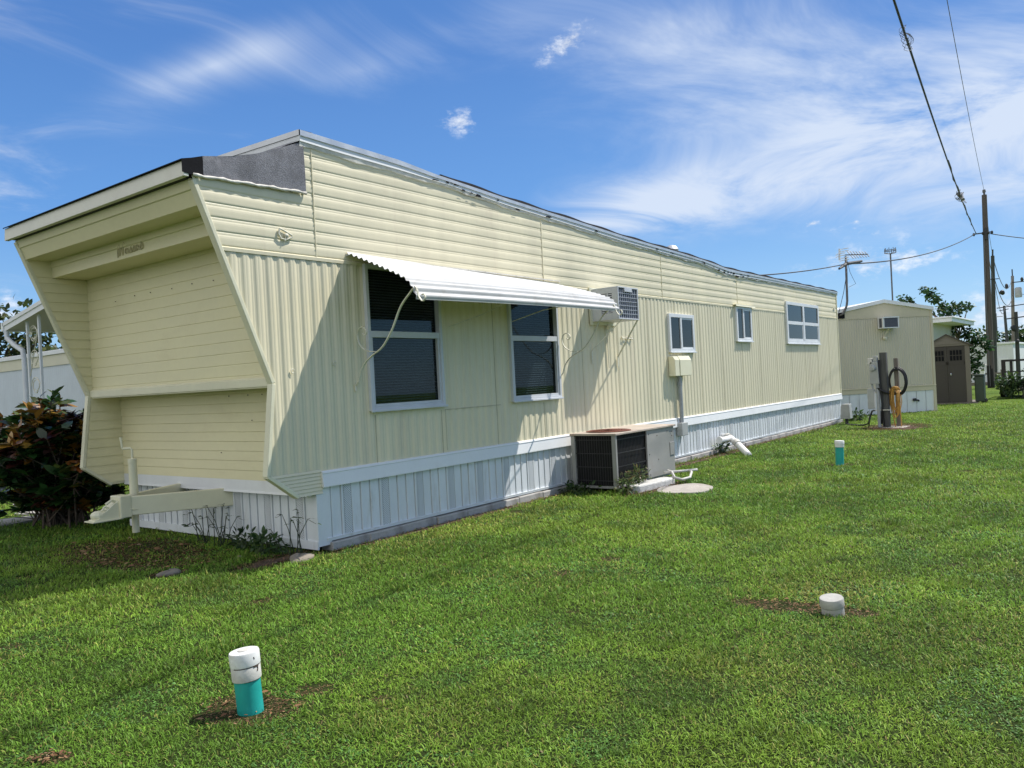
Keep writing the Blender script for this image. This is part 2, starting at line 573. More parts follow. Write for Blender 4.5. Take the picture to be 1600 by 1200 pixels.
def ground_mat():
    m_ = bpy.data.materials.new('lawn_soil')
    m_.use_nodes = True
    t = NT(m_.node_tree)
    out = t.n('ShaderNodeOutputMaterial')
    b = t.n('ShaderNodeBsdfPrincipled')
    pos = t.n('ShaderNodeNewGeometry').outputs['Position']
    big = t.noise(pos, .25, 4, .6)
    mid = t.noise(pos, 1.6, 5, .65)
    fine = t.noise(pos, 45, 4, .7)
    c = t.mix(t.maprange(mid, .35, .65), (.085, .150, .020, 1), (.125, .190, .026, 1))
    c = t.mix(t.maprange(big, .4, .7), c, (.130, .185, .030, 1))
    c = t.mix(t.maprange(fine, .45, .75, 0, .75), c, (.020, .034, .008, 1))
    # bare earth shows between the blades near by; far off the turf closes up
    sx = t.n('ShaderNodeSeparateXYZ')
    t.set(sx.inputs[0], pos)
    c = t.mix(t.maprange(sx.outputs[0], 14, 29), t.mix(fine, (.026, .042, .010, 1), (.040, .055, .014, 1)), c)
    t.set(b.inputs['Base Color'], c)
    b.inputs['Roughness'].default_value = .95
    b.inputs['Specular IOR Level'].default_value = .1
    bp = t.n('ShaderNodeBump')
    bp.inputs['Strength'].default_value = .8
    bp.inputs['Distance'].default_value = .03
    t.set(bp.inputs['Height'], fine)
    t.set(b.inputs['Normal'], bp.outputs[0])
    t.nt.links.new(b.outputs[0], out.inputs[0])
    return m_


M['ground'] = ground_mat()

# ------------------------------------------------------------------ ground
g = MB()
g.quad((-150, -150, 0), (400, -150, 0), (400, 250, 0), (-150, 250, 0))
tag(g.build('ground', M['ground']), kind='structure')


def patch(name, cx, cy, rx, ry, rot, seed, z=.004, mat_='soil', n=40, rough=.3):
    rr = random.Random(seed)
    ph = [rr.uniform(0, 6.3) for _ in range(5)]
    b = MB()
    vs = [(cx, cy, z + .006)]
    for i in range(n):
        t = 2 * PI * i / n
        q = 1 + rough * (.5 * math.sin(2 * t + ph[0]) + .35 * math.sin(3 * t + ph[1]) + .3 * math.sin(5 * t + ph[2]) + .25 * math.sin(9 * t + ph[3]))
        x, y = rx * q * math.cos(t), ry * q * math.sin(t)
        vs.append((cx + x * math.cos(rot) - y * math.sin(rot), cy + x * math.sin(rot) + y * math.cos(rot), z))
    b.add(vs, [(0, i + 1, (i + 1) % n + 1) for i in range(n)])
    return tag(b.build(name, M[mat_]), kind='structure')


# bare places: (cx, cy, rx, ry, rot, strength) also thin the grass blades
BARE = [(-2.86, -2.86, .20, .26, .5, .9), (.12, -4.72, .13, .46, -1.45 + PI / 2, .95), (8.17, -2.76, .16, .22, 0, .6),
        (-1.0, 1.9, .60, 1.2, 0, .42), (-.55, .12, .50, .20, .1, .8), (2.0, -.12, 2.2, .10, 0, .55), (16.4, -1.9, 1.2, .75, 0, .9),
        (8.6, -.25, 2.2, .14, 0, .6), (13.5, -.12, 5.0, .09, 0, .5), (-3.70, -2.52, .05, .10, .6, .8), (4.9, -1.1, .7, .35, 0, .6), (-1.36, .6, .18, .14, 0, .9)]
for i, (cx_, cy_, rx_, ry_, ro_, st_) in enumerate(BARE):
    if i in (0, 1, 2, 3, 9, 11): continue      # only thin thatch there, no open soil
    patch('bare_soil', cx_, cy_, rx_ * .62, ry_ * .62, ro_, 40 + i, rough=.55)

# ------------------------------------------------------------------ the mobile home
WID = 3.76          # body width (Y), the long side facing the lawn is Y = 0
SEAM = 2.955
XB = 18.62
home = empty('mobile_home', (0, 0, 0), 'long cream mobile home with corrugated siding and white skirting beside the lawn', 'mobile home')
TOPX = [-.11, 1.30, 1.88, 3.24, 4.29, 4.96, 6.41, 8.45, 9.51, 10.1, 10.6, 11.2, 12.47, 18.7]
TOPZ = [4.235, 4.19, 4.135, 4.055, 4.005, 3.978, 3.905, 3.844, 3.80, 3.765, 3.728, 3.722, 3.718, 3.705]
BOTX = [-.11, .41, 2.13, 3.27, 4.32, 6.45, 9.56, 10.2, 10.74, 11.3, 12.2, 18.7]
BOTZ = [4.085, 4.06, 4.02, 3.935, 3.89, 3.79, 3.70, 3.63, 3.58, 3.585, 3.60, 3.625]
top_z = lambda x: float(np.interp(x, TOPX, TOPZ))
bot_z = lambda x: float(np.interp(x, BOTX, BOTZ))


def slope_x(z):      # outline of the raked front end
    return float(np.interp(z, [.59, .83, 1.715, 3.56], [-.335, -.672, -.563, -1.29]))


# -- lower siding: vertical ribs, one surface with openings behind the tall windows
RIB = 1.06 / 8
WIN_HOLES = [(.69, 1.80, 1.41, 2.93), (3.20, 4.28, 1.39, 2.93)]


def rib_off(x):
    f = ((x - .74) / RIB) % 1.0
    k = min(f, 1 - f) * 2          # 0 at groove, 1 at crest
    o = .0108 * (0.5 - 0.5 * math.cos(PI * min(1, max(0, (k - .18) / .55))))
    if k < .08: o += .0020
    if k > .86: o -= .0016
    return o


xs = []
x = .74 - RIB * 11
while x < XB:
    for f in (0, .09, .17, .25, .33, .42, .5, .58, .67, .75, .83, .91):
        q = x + f * RIB
        if -.672 <= q <= XB: xs.append(q)
    x += RIB
for h in WIN_HOLES: xs += [h[0], h[1]]
xs += [-.563, -.672, XB]
xs = sorted(set(round(q, 4) for q in xs))
sd = MB()


def col_intervals(x, side):
    zb = .800
    iv = []
    if x < -.563 or (x == -.563 and side < 0):
        zk = float(np.interp(x, [-.672, -.563], [.83, 1.715]))
        iv.append((zb, zk))
        return iv
    for h in WIN_HOLES:
        xm = x + side * 1e-4
        if h[0] <= xm <= h[1]:
            return [(zb, h[2]), (h[3], SEAM + .02)]
    return [(zb, SEAM + .02)]


for a, b in zip(xs[:-1], xs[1:]):
    ia, ib = col_intervals(a, 1), col_intervals(b, -1)
    for (p0, p1), (q0, q1) in zip(ia, ib):
        sd.quad((a, -rib_off(a), p0), (b, -rib_off(b), q0), (b, -rib_off(b), q1), (a, -rib_off(a), p1))
# raked triangle above the knee
xt = [q for q in np.arange(-1.05, -.5631, RIB / 10)] + [-.563]
xz = lambda x: float(np.interp(x, [-1.29, -.563], [3.56, 1.715]))
for a, b in zip(xt[:-1], xt[1:]):
    sd.quad((a, -rib_off(a), min(SEAM + .02, xz(a))), (b, -rib_off(b), xz(b)), (b, -rib_off(b), SEAM + .02), (a, -rib_off(a), SEAM + .02))
sd_o = sd.build('lower_siding', M['cream'], home, smooth=True)
# panel joints
for k in range(-1, 17):
    jn = MB()
    xj = .74 + 1.06 * k
    if k == -1: xj = .04
    zs = [(.81, SEAM)]
    for h in WIN_HOLES:
        if h[0] - .05 < xj < h[1] + .06: zs = [(.81, h[2] - .08)]
    for z0, z1 in zs:
        jn.box(xj - .006, xj + .006, -.0035, .01, z0, z1)
    if jn.v: jn.build('panel_joint', M['cream_line'], home)

jn = MB()
jn.box(1.87, 2.93, -.0145, .002, 1.322, 1.330)
jn.box(1.855, 1.866, -.0125, .002, .84, 1.33)
jn.build('panel_joint', M['cream_line'], home)

# -- upper siding: horizontal ribs
HP = .1275
hp = [(0, .0045), (.05, .0075), (.10, .0096), (.20, .0105), (.42, .0111), (.55, .0108), (.68, .0092), (.78, .0064), (.82, .0056), (.855, .0068), (.89, .0056), (.93, .0062), (.965, .0042)]
rows = [(SEAM - .012, .006), (SEAM - .012, .016), (SEAM + .02, .018)]
z = SEAM + .03
while z < 4.25:
    for f, o in hp: rows.append((z + f * HP, o))
    z += HP
ux = sorted(set([-1.29, -1.2, -1.1, -1.0, -.9, -.8, -.6, -.4, -.2, -.07, .05] + [round(q, 2) for q in np.arange(.4, XB, .45)] + BOTX[1:-1] + [XB]))


def cap(x): return bot_z(x) + .03 if x > -.08 else 3.60


us = MB()
for (z0, o0), (z1, o1) in zip(rows[:-1], rows[1:]):
    for a, b in zip(ux[:-1], ux[1:]):
        if min(z0, cap(a)) >= cap(a) - 1e-6 and min(z0, cap(b)) >= cap(b) - 1e-6: continue
        P = []
        for (x, zz, o) in ((a, z0, o0), (b, z0, o0), (b, z1, o1), (a, z1, o1)):
            zz = min(zz, cap(x if x > -.0705 or b <= -.07 else b))
            xl = slope_x(min(zz, 3.56))
            wob = .002 * math.sin(x * 2.1 + zz * 3) + .0015 * math.sin(x * 5.3 + 1)
            P.append((max(x, xl), -o - wob, zz))
        if len(set((round(p[0], 4), round(p[2], 4)) for p in P)) < 3: continue
        us.quad(*P)
us.build('upper_siding', M['cream'], home, smooth='auto')
sc_ = MB()
for xj, w_ in ((.045, .004), (4.06, .005), (7.72, .004), (11.2, .004)):
    sc_ = MB()
    sc_.box(xj - w_, xj + w_, -.0165, .0, SEAM, bot_z(xj))
    zq = SEAM + .1
    while zq < bot_z(xj) - .05:
        sc_.box(xj - .010, xj - .002, -.020, -.014, zq, zq + .010)
        zq += .1275
    sc_.build('seam_cover', M['cream'], home)
# the small ribbed piece under the fin, between siding and skirting
lo = MB()
for i in range(6):
    za, zb_ = .59 + i * .036, .59 + (i + 1) * .036
    xa_, xb_ = slope_x(za), slope_x(zb_)
    lo.quad((xa_, -.016, za), (-.03, -.016, za), (-.03, -.006, zb_), (xb_, -.006, zb_))
    lo.quad((xb_, -.006, zb_), (-.03, -.006, zb_), (-.03, -.016, zb_), (xb_, -.016, zb_))
lo.quad((slope_x(.806), -.018, .806), (-.03, -.018, .806), (-.03, -.010, .83), (slope_x(.83), -.010, .83))
lo.build('corner_panel', M['cream'], home)

# -- raked end fins
def fin_poly(dx=0): return [(slope_x(z) + dx, z) for z in (3.56, 1.715, .83, .59)] + [(.02, .59), (.02, 3.56)]


for ya in (.012, WID - .05):
    fn = MB()
    fn.prism(fin_poly(), 'y', ya, ya + .04)
    fn.build('front_fin', M['cream_front'], home)
for y0, y1 in ((-.022, .056), (WID - .056, WID + .02)):
    ft = MB()
    for z0, z1 in ((3.545, 1.715), (1.715, .83), (.83, .585)):
        a, b = Vector((slope_x(z0), 0, z0)), Vector((slope_x(z1), 0, z1))
        d = (b - a).normalized()
        nrm = Vector((d.z, 0, -d.x))
        if nrm.x > 0: nrm = -nrm
        pl = [a + nrm * .012, b + nrm * .012, b - nrm * .03, a - nrm * .03]
        ft.prism([(q.x, q.z) for q in pl], 'y', y0, y1)
    ft.build('fin_edge', M['cream_trim'], home, bevel=.006)
# lap lines on the inner face of the far fin
ll = MB()




z = .62
while z < 3.13:
    z1 = min(z + .112, 3.15)
    xl0, xl1 = slope_x(z) + .03, slope_x(z1) + .03
    xr = -.50 if z > 1.66 else -.17
    ll.quad((xl0, WID - .062, z), (xr, WID - .062, z), (xr, WID - .052, z1), (xl1, WID - .052, z1))
    ll.quad((xl1, WID - .052, z1), (xr, WID - .052, z1), (xr, WID - .062, z1), (xl1, WID - .062, z1))
    z += .112
ll.build('fin_lining', M['cream_front'], home)


def front_wall(name, x, z0, z1, pitch, groove=.010):
    w = MB()
    z = z0
    y0, y1 = .048, WID - .05
    ys = np.linspace(y0, y1, 22)
    k = 0
    while z < z1 - 1e-4:
        zn = min(z + pitch, z1)
        for a, b in zip(ys[:-1], ys[1:]):
            wa = .003 * math.sin(a * 4 + k) * (zn < z1)
            wb = .003 * math.sin(b * 4 + k) * (zn < z1)
            w.quad((x - groove, a, z), (x - groove, b, z), (x, b, zn - .012 + wb), (x, a, zn - .012 + wa))
            w.quad((x, a, zn - .012 + wa), (x, b, zn - .012 + wb), (x + .003, b, zn - .003), (x + .003, a, zn - .003))
            w.quad((x + .003, a, zn - .003), (x + .003, b, zn - .003), (x - groove, b, zn), (x - groove, a, zn))
        z = zn
        k += 1
    return w.build(name, M['cream_front'], home)


front_wall('upper_front_wall', -.512, 1.70, 3.16, .118, .003)
front_wall('lower_front_wall', -.172, .71, 1.72, .104, .007)
bx = MB()
bx.box(-.53, -.165, .048, WID - .05, 1.680, 1.702)             # shelf under the upper bay
bx.prism([(-.545, 1.695), (-.545, 1.765), (-.522, 1.785), (-.515, 1.785), (-.515, 1.695)], 'y', .05, WID - .052)
bx.build('bay_sill', M['cream_trim'], home)
e1 = MB()
e1.prism([(-1.285, 3.565), (-1.262, 3.478), (-1.248, 3.470), (-1.200, 3.345), (-.90, 3.345), (-.90, 3.565)], 'y', .05, WID - .052)
e1.build('front_beam', M['cream_front'], home)
e2 = MB()
e2.prism([(-.925, 3.350), (-.925, 3.275), (-.912, 3.268), (-.912, 3.150), (-.50, 3.150), (-.50, 3.350)], 'y', .05, WID - .052)
e2o = e2.build('front_beam', M['cream_front'], home)
# script emblem on the second beam
em = MB()
EY, EZ = 2.10, 3.175


def ep(s, t): return (-.921, EY - s, EZ + t)


strokes = [[(0, 0), (.005, .06), (.012, .10), (.03, .125), (.045, .118)], [(.03, .01), (.038, .07), (.045, .115)],
           [(.045, .118), (.062, .06), (.080, .012)], [(.080, .012), (.086, .08), (.094, .118), (.112, .138), (.125, .118)],
           [(.165, .062), (.145, .072), (.125, .055), (.122, .03), (.138, .018), (.160, .035), (.166, .062), (.168, .03), (.182, .018)],
           [(.182, .018), (.215, .072), (.225, .045), (.222, .02), (.200, .018), (.232, .024)],
           [(.232, .024), (.268, .076), (.278, .048), (.274, .024), (.252, .02), (.285, .026)],
           [(.335, .066), (.312, .076), (.292, .058), (.290, .036), (.306, .024), (.328, .040), (.335, .066), (.337, .036), (.352, .024)],
           [(.352, .024), (.385, .10), (.400, .062), (.398, .032), (.374, .022), (.36, .03)]]
for s_ in strokes:
    em.tube([ep(a * 1.32, b * 1.05) for a, b in s_], .0065, 6)
em.build('script_emblem', mat('emblem_paint', (.60, .53, .33), .5, .1, 20, dirt=(.22, .18, .1), dscale=14, damt=.7), home)

# -- rear and far walls, floor, roof
bk = MB()
bk.box(XB - .05, XB - .002, .02, WID - .05, .80, 3.69)
bk.box(.02, XB - .05, WID - .05, WID - .005, .80, 3.60)
bk.build('rear_wall', M['cream'], home)
rc = MB()
rc.box(XB - .03, XB + .012, -.026, .03, .80, 3.63)
rc.build('corner_trim', M['cream_trim'], home)
fl = MB()
fl.box(-.16, XB - .06, .06, WID - .06, .62, .70)
fl.build('floor_deck', M['dark'], home)
rf = MB()
rx = sorted(set(TOPX))
for a, b in zip(rx[:-1], rx[1:]):
    za, zb_ = top_z(a) - .015, top_z(b) - .015
    for y0, y1, c0, c1 in ((-.02, WID / 2, 0, .05), (WID / 2, WID + .02, .05, 0)):
        rf.quad((a, y0, za + c0), (b, y0, zb_ + c0), (b, y1, zb_ + c1), (a, y1, za + c1))
rf.build('roof', M['tar'], home)
# roof edge trim: aluminium cap, white face, wavy bead of sealant
tr1, tr2, tr3 = MB(), MB(), MB()
txs = sorted(set([round(q, 2) for q in np.arange(-.11, 18.7, .15)] + [18.68]))
rr_ = random.Random(5)
for a, b in zip(txs[:-1], txs[1:]):
    def prof(x):
        zt, zb_ = top_z(x), bot_z(x)
        h = zt - zb_
        return zt, zt - h * .36, zt - h * .72, zb_
    pa, pb = prof(a), prof(b)
    for (i, j, ya, yb, tg) in ((0, 1, -.050, -.050, tr1), (1, 1.0, -.050, -.034, tr1), (1, 2, -.034, -.040, tr2)):
        i = int(i); j = int(j)
        tg.quad((a, ya, pa[i]), (b, ya, pb[i]), (b, yb, pb[j]), (a, yb, pa[j]))
    tr1.quad((a, -.050, pa[0]), (b, -.050, pb[0]), (b, .10, pb[0] + .004), (a, .10, pa[0] + .004))
    tr2.quad((a, -.040, pa[2]), (b, -.040, pb[2]), (b, -.018, pb[2]), (a, -.018, pa[2]))
    w0 = .008 * math.sin(a * 7) + .006 * math.sin(a * 17 + 1)
    w1 = .008 * math.sin(b * 7) + .006 * math.sin(b * 17 + 1)
    tr3.quad((a, -.032, pa[2] - .002), (b, -.032, pb[2] - .002), (b, -.026 + w1 * .3, pb[3] + w1), (a, -.026 + w0 * .3, pa[3] + w0))
    tr3.quad((a, -.026 + w0 * .3, pa[3] + w0), (b, -.026 + w1 * .3, pb[3] + w1), (b, -.010, pb[3] + w1 - .004), (a, -.010, pa[3] + w0 - .004))
# the same cap across the front of the raised roof
for (i, za, zb_, xx, tg) in ((0, 4.235, 4.18, -.125, tr1), (1, 4.18, 4.125, -.115, tr2)):
    for y0, y1, c0, c1 in ((-.05, WID / 2, 0, .05), (WID / 2, WID + .05, .05, 0)):
        tg.quad((xx, y0, za + c0), (xx, y1, za + c1), (xx, y1, zb_ + c1), (xx, y0, zb_ + c0))
tr1.quad((-.125, -.05, 4.235), (-.125, WID / 2, 4.285), (.05, WID / 2, 4.285), (.05, -.05, 4.235))
tr1.quad((-.125, WID / 2, 4.285), (-.125, WID + .05, 4.235), (.05, WID + .05, 4.235), (.05, WID / 2, 4.285))
tr1.build('roof_cap', M['alu'], home)
tr2.build('roof_fascia', M['white'], home)
tr3.build('sealant_bead', M['bead'], home)
# tar specks left along the edge where the roof dips
sp_ = MB()
for i in range(46):
    x = rr_.choice([rr_.uniform(9.8, 12.6), rr_.uniform(9.9, 11.4), rr_.uniform(2, 10), rr_.uniform(1.8, 2.6)])
    z = bot_z(x) + rr_.uniform(.0, .10)
    w = rr_.uniform(.03, .14)
    sp_.quad((x, -.047, z), (x + w, -.047, z + rr_.uniform(-.01, .01)), (x + w * .8, -.047, z + rr_.uniform(.008, .03)), (x + w * .2, -.047, z + rr_.uniform(.008, .03)))
sp_.build('tar_smear', M['tar'], home)
tb = MB()
for a, b in zip(txs[14:-1], txs[15:]):
    ha, hb = .022 + .016 * math.sin(a * 3) ** 2, .022 + .016 * math.sin(b * 3) ** 2
    tb.quad((a, -.046, top_z(a) + .002), (b, -.046, top_z(b) + .002), (b, -.02, top_z(b) + hb + .01), (a, -.02, top_z(a) + ha + .01))
    tb.quad((a, -.02, top_z(a) + ha + .01), (b, -.02, top_z(b) + hb + .01), (b, .3, top_z(b) + .012), (a, .3, top_z(a) + .012))
tb.build('tar_edge', M['tar'], home)
# low front roof: felt slope wrapped over the side
fe = MB()
N = 12
prev = None
ys = np.linspace(-.028, WID + .02, 9)
prof_f = [(-1.395, 3.706), (-1.30, 3.730), (-1.19, 3.765), (-.9, 3.82), (-.62, 3.90), (-.35, 4.01), (-.13, 4.13)]
for (xa, za), (xb_, zb_) in zip(prof_f[2:-1], prof_f[3:]):
    for y0, y1 in zip(ys[:-1], ys[1:]):
        d0, d1 = .02 * math.sin(y0 * 2.4), .02 * math.sin(y1 * 2.4)
        fe.quad((xa, y0, za + d0 * .3), (xb_, y0, zb_ + d0 * .3), (xb_, y1, zb_ + d1 * .3), (xa, y1, za + d1 * .3))
zb_line = lambda x: float(np.interp(x, [-1.30, -.066], [3.580, 3.612]))
side_top = [(-1.19, 3.765), (-.9, 3.82), (-.62, 3.90), (-.35, 4.01), (-.10, 4.115), (-.062, 4.115)]
for (xa, za), (xb_, zb2) in zip(side_top[:-1], side_top[1:]):
    n_ = 4
    for i in range(n_):
        f0, f1 = i / n_, (i + 1) / n_
        def P(x, zt, f): return (x, -.030 - .006 * math.sin(x * 9 + f * 2) - .004 * math.sin(f * 3), zt + (zb_line(x) - zt) * f)
        fe.quad(P(xa, za, f0), P(xb_, zb2, f0), P(xb_, zb2, f1), P(xa, za, f1))
fe.quad((-.062, -.03, 4.115), (-.062, -.03, 3.612), (-.062, -.0, 3.612), (-.062, -.0, 4.115))
fe.build('felt_flashing', M['felt'], home, smooth=True)
ta = MB()
for (xa, za), (xb_, zb2) in zip(prof_f[:2], prof_f[1:3]):
    ta.quad((xa, -.034, za), (xb_, -.034, zb2), (xb_, WID + .03, zb2), (xa, WID + .03, za))
    ta.quad((xa, -.034, za), (xb_, -.034, zb2), (xb_, -.034, zb_line(xb_)), (xa, -.034, zb_line(xa) + .01))
ta.quad((-1.395, -.034, 3.706), (-1.395, WID + .03, 3.706), (-1.395, WID + .03, 3.694), (-1.395, -.034, 3.694))
ta.build('tar_strip', M['tar'], home)
ff = MB()
ff.prism([(-1.380, 3.560), (-1.372, 3.700), (-1.33, 3.700), (-1.33, 3.560)], 'y', -.03, WID + .04)
ff.build('front_fascia', mat('cream_white_trim', (.74, .715, .62), .5, .05, 2, .05, 20, dirt=(.5, .45, .35), damt=.3), home, bevel=.004)
fb = MB()
pts = [(x, -.036, zb_line(x) + .004 * math.sin(x * 23)) for x in np.linspace(-1.29, -.06, 26)]
fb.tube(pts, [.014 + .004 * math.sin(i * 2.3) for i in range(26)], 6)
fb.build('sealant_bead', M['bead'], home, smooth=True)
# low roof deck closing the front box
dk = MB()
dk.box(-1.33, -.1, .05, WID - .05, 3.56, 3.60)
dk.box(-.10, -.07, .0, WID, 3.55, 4.12)
dk.build('roof_deck', M['dark'], home)
# lamp bracket plate on the side
lg = MB()
lug = [(-.40, 3.215), (-.36, 3.205), (-.26, 3.165), (-.25, 3.15), (-.33, 3.115), (-.385, 3.12), (-.41, 3.16)]
lg.tube([(a, -.026, b) for a, b in lug + lug[:1]], .009, 6)
lg.blob((-.325, -.03, 3.155), (.022, .018, .02), 3, .2)
lg.tube([(-.325, -.03, 3.155), (-.35, -.035, 3.10)], .005, 5)
lg.build('hook_plate', M['iron'], home)
for (x, z) in ((-.33, 1.83), (.20, 1.90)):
    hk = MB()
    hk.tube([(x + .02 * math.cos(t), -.022, z + .02 * math.sin(t)) for t in np.linspace(.3, 5.6, 9)], .005, 5)
    hk.build('small_hook', M['iron'], home)

# -- skirting
sk = MB()
vt = MB()


def skirt_run(along, a0, a1, z0, z1, face, vents):
    """ribbed vinyl panels; along = 'x' or 'y'"""
    per = .135
    def P(t, o, z): return (t, face + o, z) if along == 'x' else (face + o, t, z)
    k = 0
    a = a0
    while a < a1 - 1e-4:
        b = min(a + per, a1)
        L = b - a
        pr = [(0, .010), (.02, -.012), (.05, -.012), (.07, .0), (.5 * L / per - .004, .0)]
        pts = [(0, .012), (.012, .012), (.016, -.006), (.040, -.006), (.048, .002), (L, .002)] if L > .06 else [(0, .002), (L, .002)]
        for (s0, o0), (s1, o1) in zip(pts[:-1], pts[1:]):
            sk.quad(P(a + s0, o0, z0), P(a + s1, o1, z0), P(a + s1, o1, z1), P(a + s0, o0, z1))
        if vents and k % 4 in vents and L > .13:
            vt = MB()
            vt.quad(P(a + .050, -.004, z0 + .02), P(b + .010, -.004, z0 + .02), P(b + .010, -.004, z1), P(a + .050, -.004, z1))
            vt.build('vent_strip', M['vent'], home)
        a = b
        k += 1


skirt_run('x', .06, XB - .02, .098, .68, .0, (1,))
skirt_run('y', .05, WID - .04, .095, .60, -.10, (1,))
sk.box(-.11, .06, -.006, .06, .06, .66)
sk.build('skirting', M['skirt'], home)
bd = MB()
for x0, x1 in ((-.04, 8.0), (8.03, XB - .005)):
    bd.prism([(-.016, .815), (-.030, .806), (-.036, .790), (-.030, .784), (-.046, .660), (-.046, .650), (-.006, .650), (.0, .815)], 'x', x0, x1)
bd.prism([(-.160, .728), (-.178, .716), (-.180, .600), (-.186, .574), (-.10, .572), (-.10, .728)], 'y', .05, WID - .06)
bd.build('belt_band', M['white'], home)
tk = MB()
tk.prism([(-.014, .098), (-.02, .13), (.01, .13), (.01, .098)], 'x', .0, XB)
tk.prism([(-.118, .03), (-.118, .115), (-.10, .115), (-.10, .03)], 'y', .0, WID - .02)
tk.build('base_track', M['skirt'], home)

# -- hitch
ht = MB()
tip = Vector((-1.12, 1.97, .52))
for (yy, zz) in ((1.475, .50), (2.46, .53)):
    a = Vector((.1, yy + (yy - 1.97) * .15, zz))
    d = (tip + Vector((0, (yy - 1.97) * .06, 0)) - a)
    ht.bar(a, a + d, .06, .20)
ht.prism([(1.86, .405), (2.08, .405), (2.08, .635), (1.86, .635)], 'x', -1.15, -1.03)
hto = ht.build('hitch', M['cream_trim'], home, bevel=.01)
cp = MB()
cp.prism([(-1.40, .405), (-1.40, .42), (-1.36, .43), (-1.335, .475), (-1.27, .505), (-1.20, .56), (-1.13, .60), (-1.03, .60), (-1.03, .46), (-1.12, .44), (-1.14, .405)], 'y', 1.90, 2.04)
cp.prism([(-1.43, .398), (-1.43, .412), (-1.12, .412), (-1.12, .398)], 'y', 1.87, 2.07)
cp.blob((-1.33, 1.97, .455), (.075, .078, .055), 4, .05)
cp.tube([(-1.285, 1.93, .545), (-1.30, 1.93, .515), (-1.265, 1.93, .50), (-1.25, 1.93, .53), (-1.285, 1.93, .545)], .014, 6)
cp.tube([(-1.27, 1.93, .565), (-1.21, 1.93, .60), (-1.12, 1.93, .565)], .016, 6)
cp.tube([(-1.12, 1.88, .50), (-.85, 1.82, .455)], .008, 5)
cp.build('coupler', M['cream_trim'], hto, bevel=.004)
jk = MB()
jx, jy = -.915, 2.03
jk.lathe([(.044, .60), (.044, .96), (.047, .96), (.047, 1.0), (.03, 1.005)], (jx, jy, 0), 18)
jk.lathe([(.037, .21), (.037, .62)], (jx, jy, 0), 18)
jk.tube([(jx, jy, .99), (jx, jy, 1.10), (jx - .005, jy + .01, 1.115), (jx - .055, jy + .08, 1.115), (jx - .06, jy + .085, 1.13), (jx - .07, jy + .09, 1.24)], .0135, 8)
jk.build('jack', M['cream_trim'], hto, smooth='auto')


# -- windows
def window(x0, x1, z0, z1, fr, deep, kind, fm):
    """frame (part) with sashes, panes, blinds and backing (sub-parts)"""
    y_out = -.052
    y_gl = .012 if deep else -.030
    f = MB()
    f.box(x0, x0 + fr, y_out, .03 if deep else -.0, z0, z1)
    f.box(x1 - fr, x1, y_out, .03 if deep else -.0, z0, z1)
    f.box(x0 + fr, x1 - fr, y_out, .03 if deep else -.0, z1 - fr, z1)
    f.box(x0 + fr, x1 - fr, y_out, .03 if deep else -.0, z0, z0 + fr)
    w = f.build('window', fm, home, bevel=.004)
    s = MB()
    s.box(x0 - .012, x1 + .012, y_out - .022, y_out + .005, z0 - .012, z0 + .012)
    s.build('sill', fm, w, bevel=.003)
    X0, X1, Z0, Z1 = x0 + fr, x1 - fr, z0 + fr, z1 - fr
    panes, sash = [], MB()
    if kind == 'hung':
        zm = Z0 + (Z1 - Z0) * .525
        sash.box(X0, X1, y_out + .006, y_gl + .01, zm - .035, zm + .035)
        sash.box(X0, X0 + .03, y_out + .014, y_gl - .004, Z0, zm - .035)
        sash.box(X1 - .03, X1, y_out + .014, y_gl - .004, Z0, zm - .035)
        sash.box(X0 + .03, X1 - .03, y_out + .014, y_gl - .004, Z0, Z0 + .03)
        panes = [(X0, X1, zm + .035, Z1, y_gl), (X0 + .03, X1 - .03, Z0 + .03, zm - .035, y_gl - .012)]
    elif kind == 'slide':
        xm = X0 + (X1 - X0) * .46
        sash.box(xm - .03, xm + .03, y_out + .004, y_gl + .006, Z0, Z1)
        sash.box(xm + .03, X1, y_out + .012, y_gl - .002, Z0, Z0 + .03)
        sash.box(xm + .03, X1, y_out + .012, y_gl - .002, Z1 - .03, Z1)
        sash.box(X0, X0 + .035, y_out + .022, y_gl + .002, Z0, Z1)
        panes = [(X0 + .035, xm - .03, Z0, Z1, y_gl), (xm + .03, X1, Z0 + .03, Z1 - .03, y_gl - .004)]
    else:
        xm, zm = (X0 + X1) / 2, Z0 + (Z1 - Z0) * .50
        sash.box(xm - .055, xm + .055, y_out - .002, y_gl + .006, Z0, Z1)
        for a, b in ((X0, xm - .055), (xm + .055, X1)):
            sash.box(a, b, y_out + .002, y_gl + .004, zm - .04, zm + .04)
            sash.box(a, a + .05, y_out + .012, y_gl, Z0, zm - .04)
            sash.box(b - .05, b, y_out + .012, y_gl, Z0, zm - .04)
            sash.box(a + .05, b - .05, y_out + .012, y_gl, Z0, Z0 + .05)
            panes += [(a, b, zm + .04, Z1, y_gl), (a + .05, b - .05, Z0 + .05, zm - .04, y_gl - .004)]
    sash.build('sash', fm, w, bevel=.003)
    for k, (a, b, c, d, y) in enumerate(panes):
        pn = MB()
        pn.box(a - .004, b + .004, y, y + .004, c - .004, d + .004)
        pn.build('pane', M['screen'] if kind == 'hung' else M['glass'], w)
    if kind == 'hung':
        bl = MB()
        z = Z0 - .01
        while z < Z1 + .02:
            bl.quad((X0 - .02, .052, z), (X1 + .02, .052, z), (X1 + .02, .070, z + .019), (X0 - .02, .070, z + .019))
            z += .031
        bl.build('blinds', M['blind'], w)
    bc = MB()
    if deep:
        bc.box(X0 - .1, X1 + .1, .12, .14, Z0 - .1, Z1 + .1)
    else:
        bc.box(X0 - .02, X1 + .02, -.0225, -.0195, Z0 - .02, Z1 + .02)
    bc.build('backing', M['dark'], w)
    return w


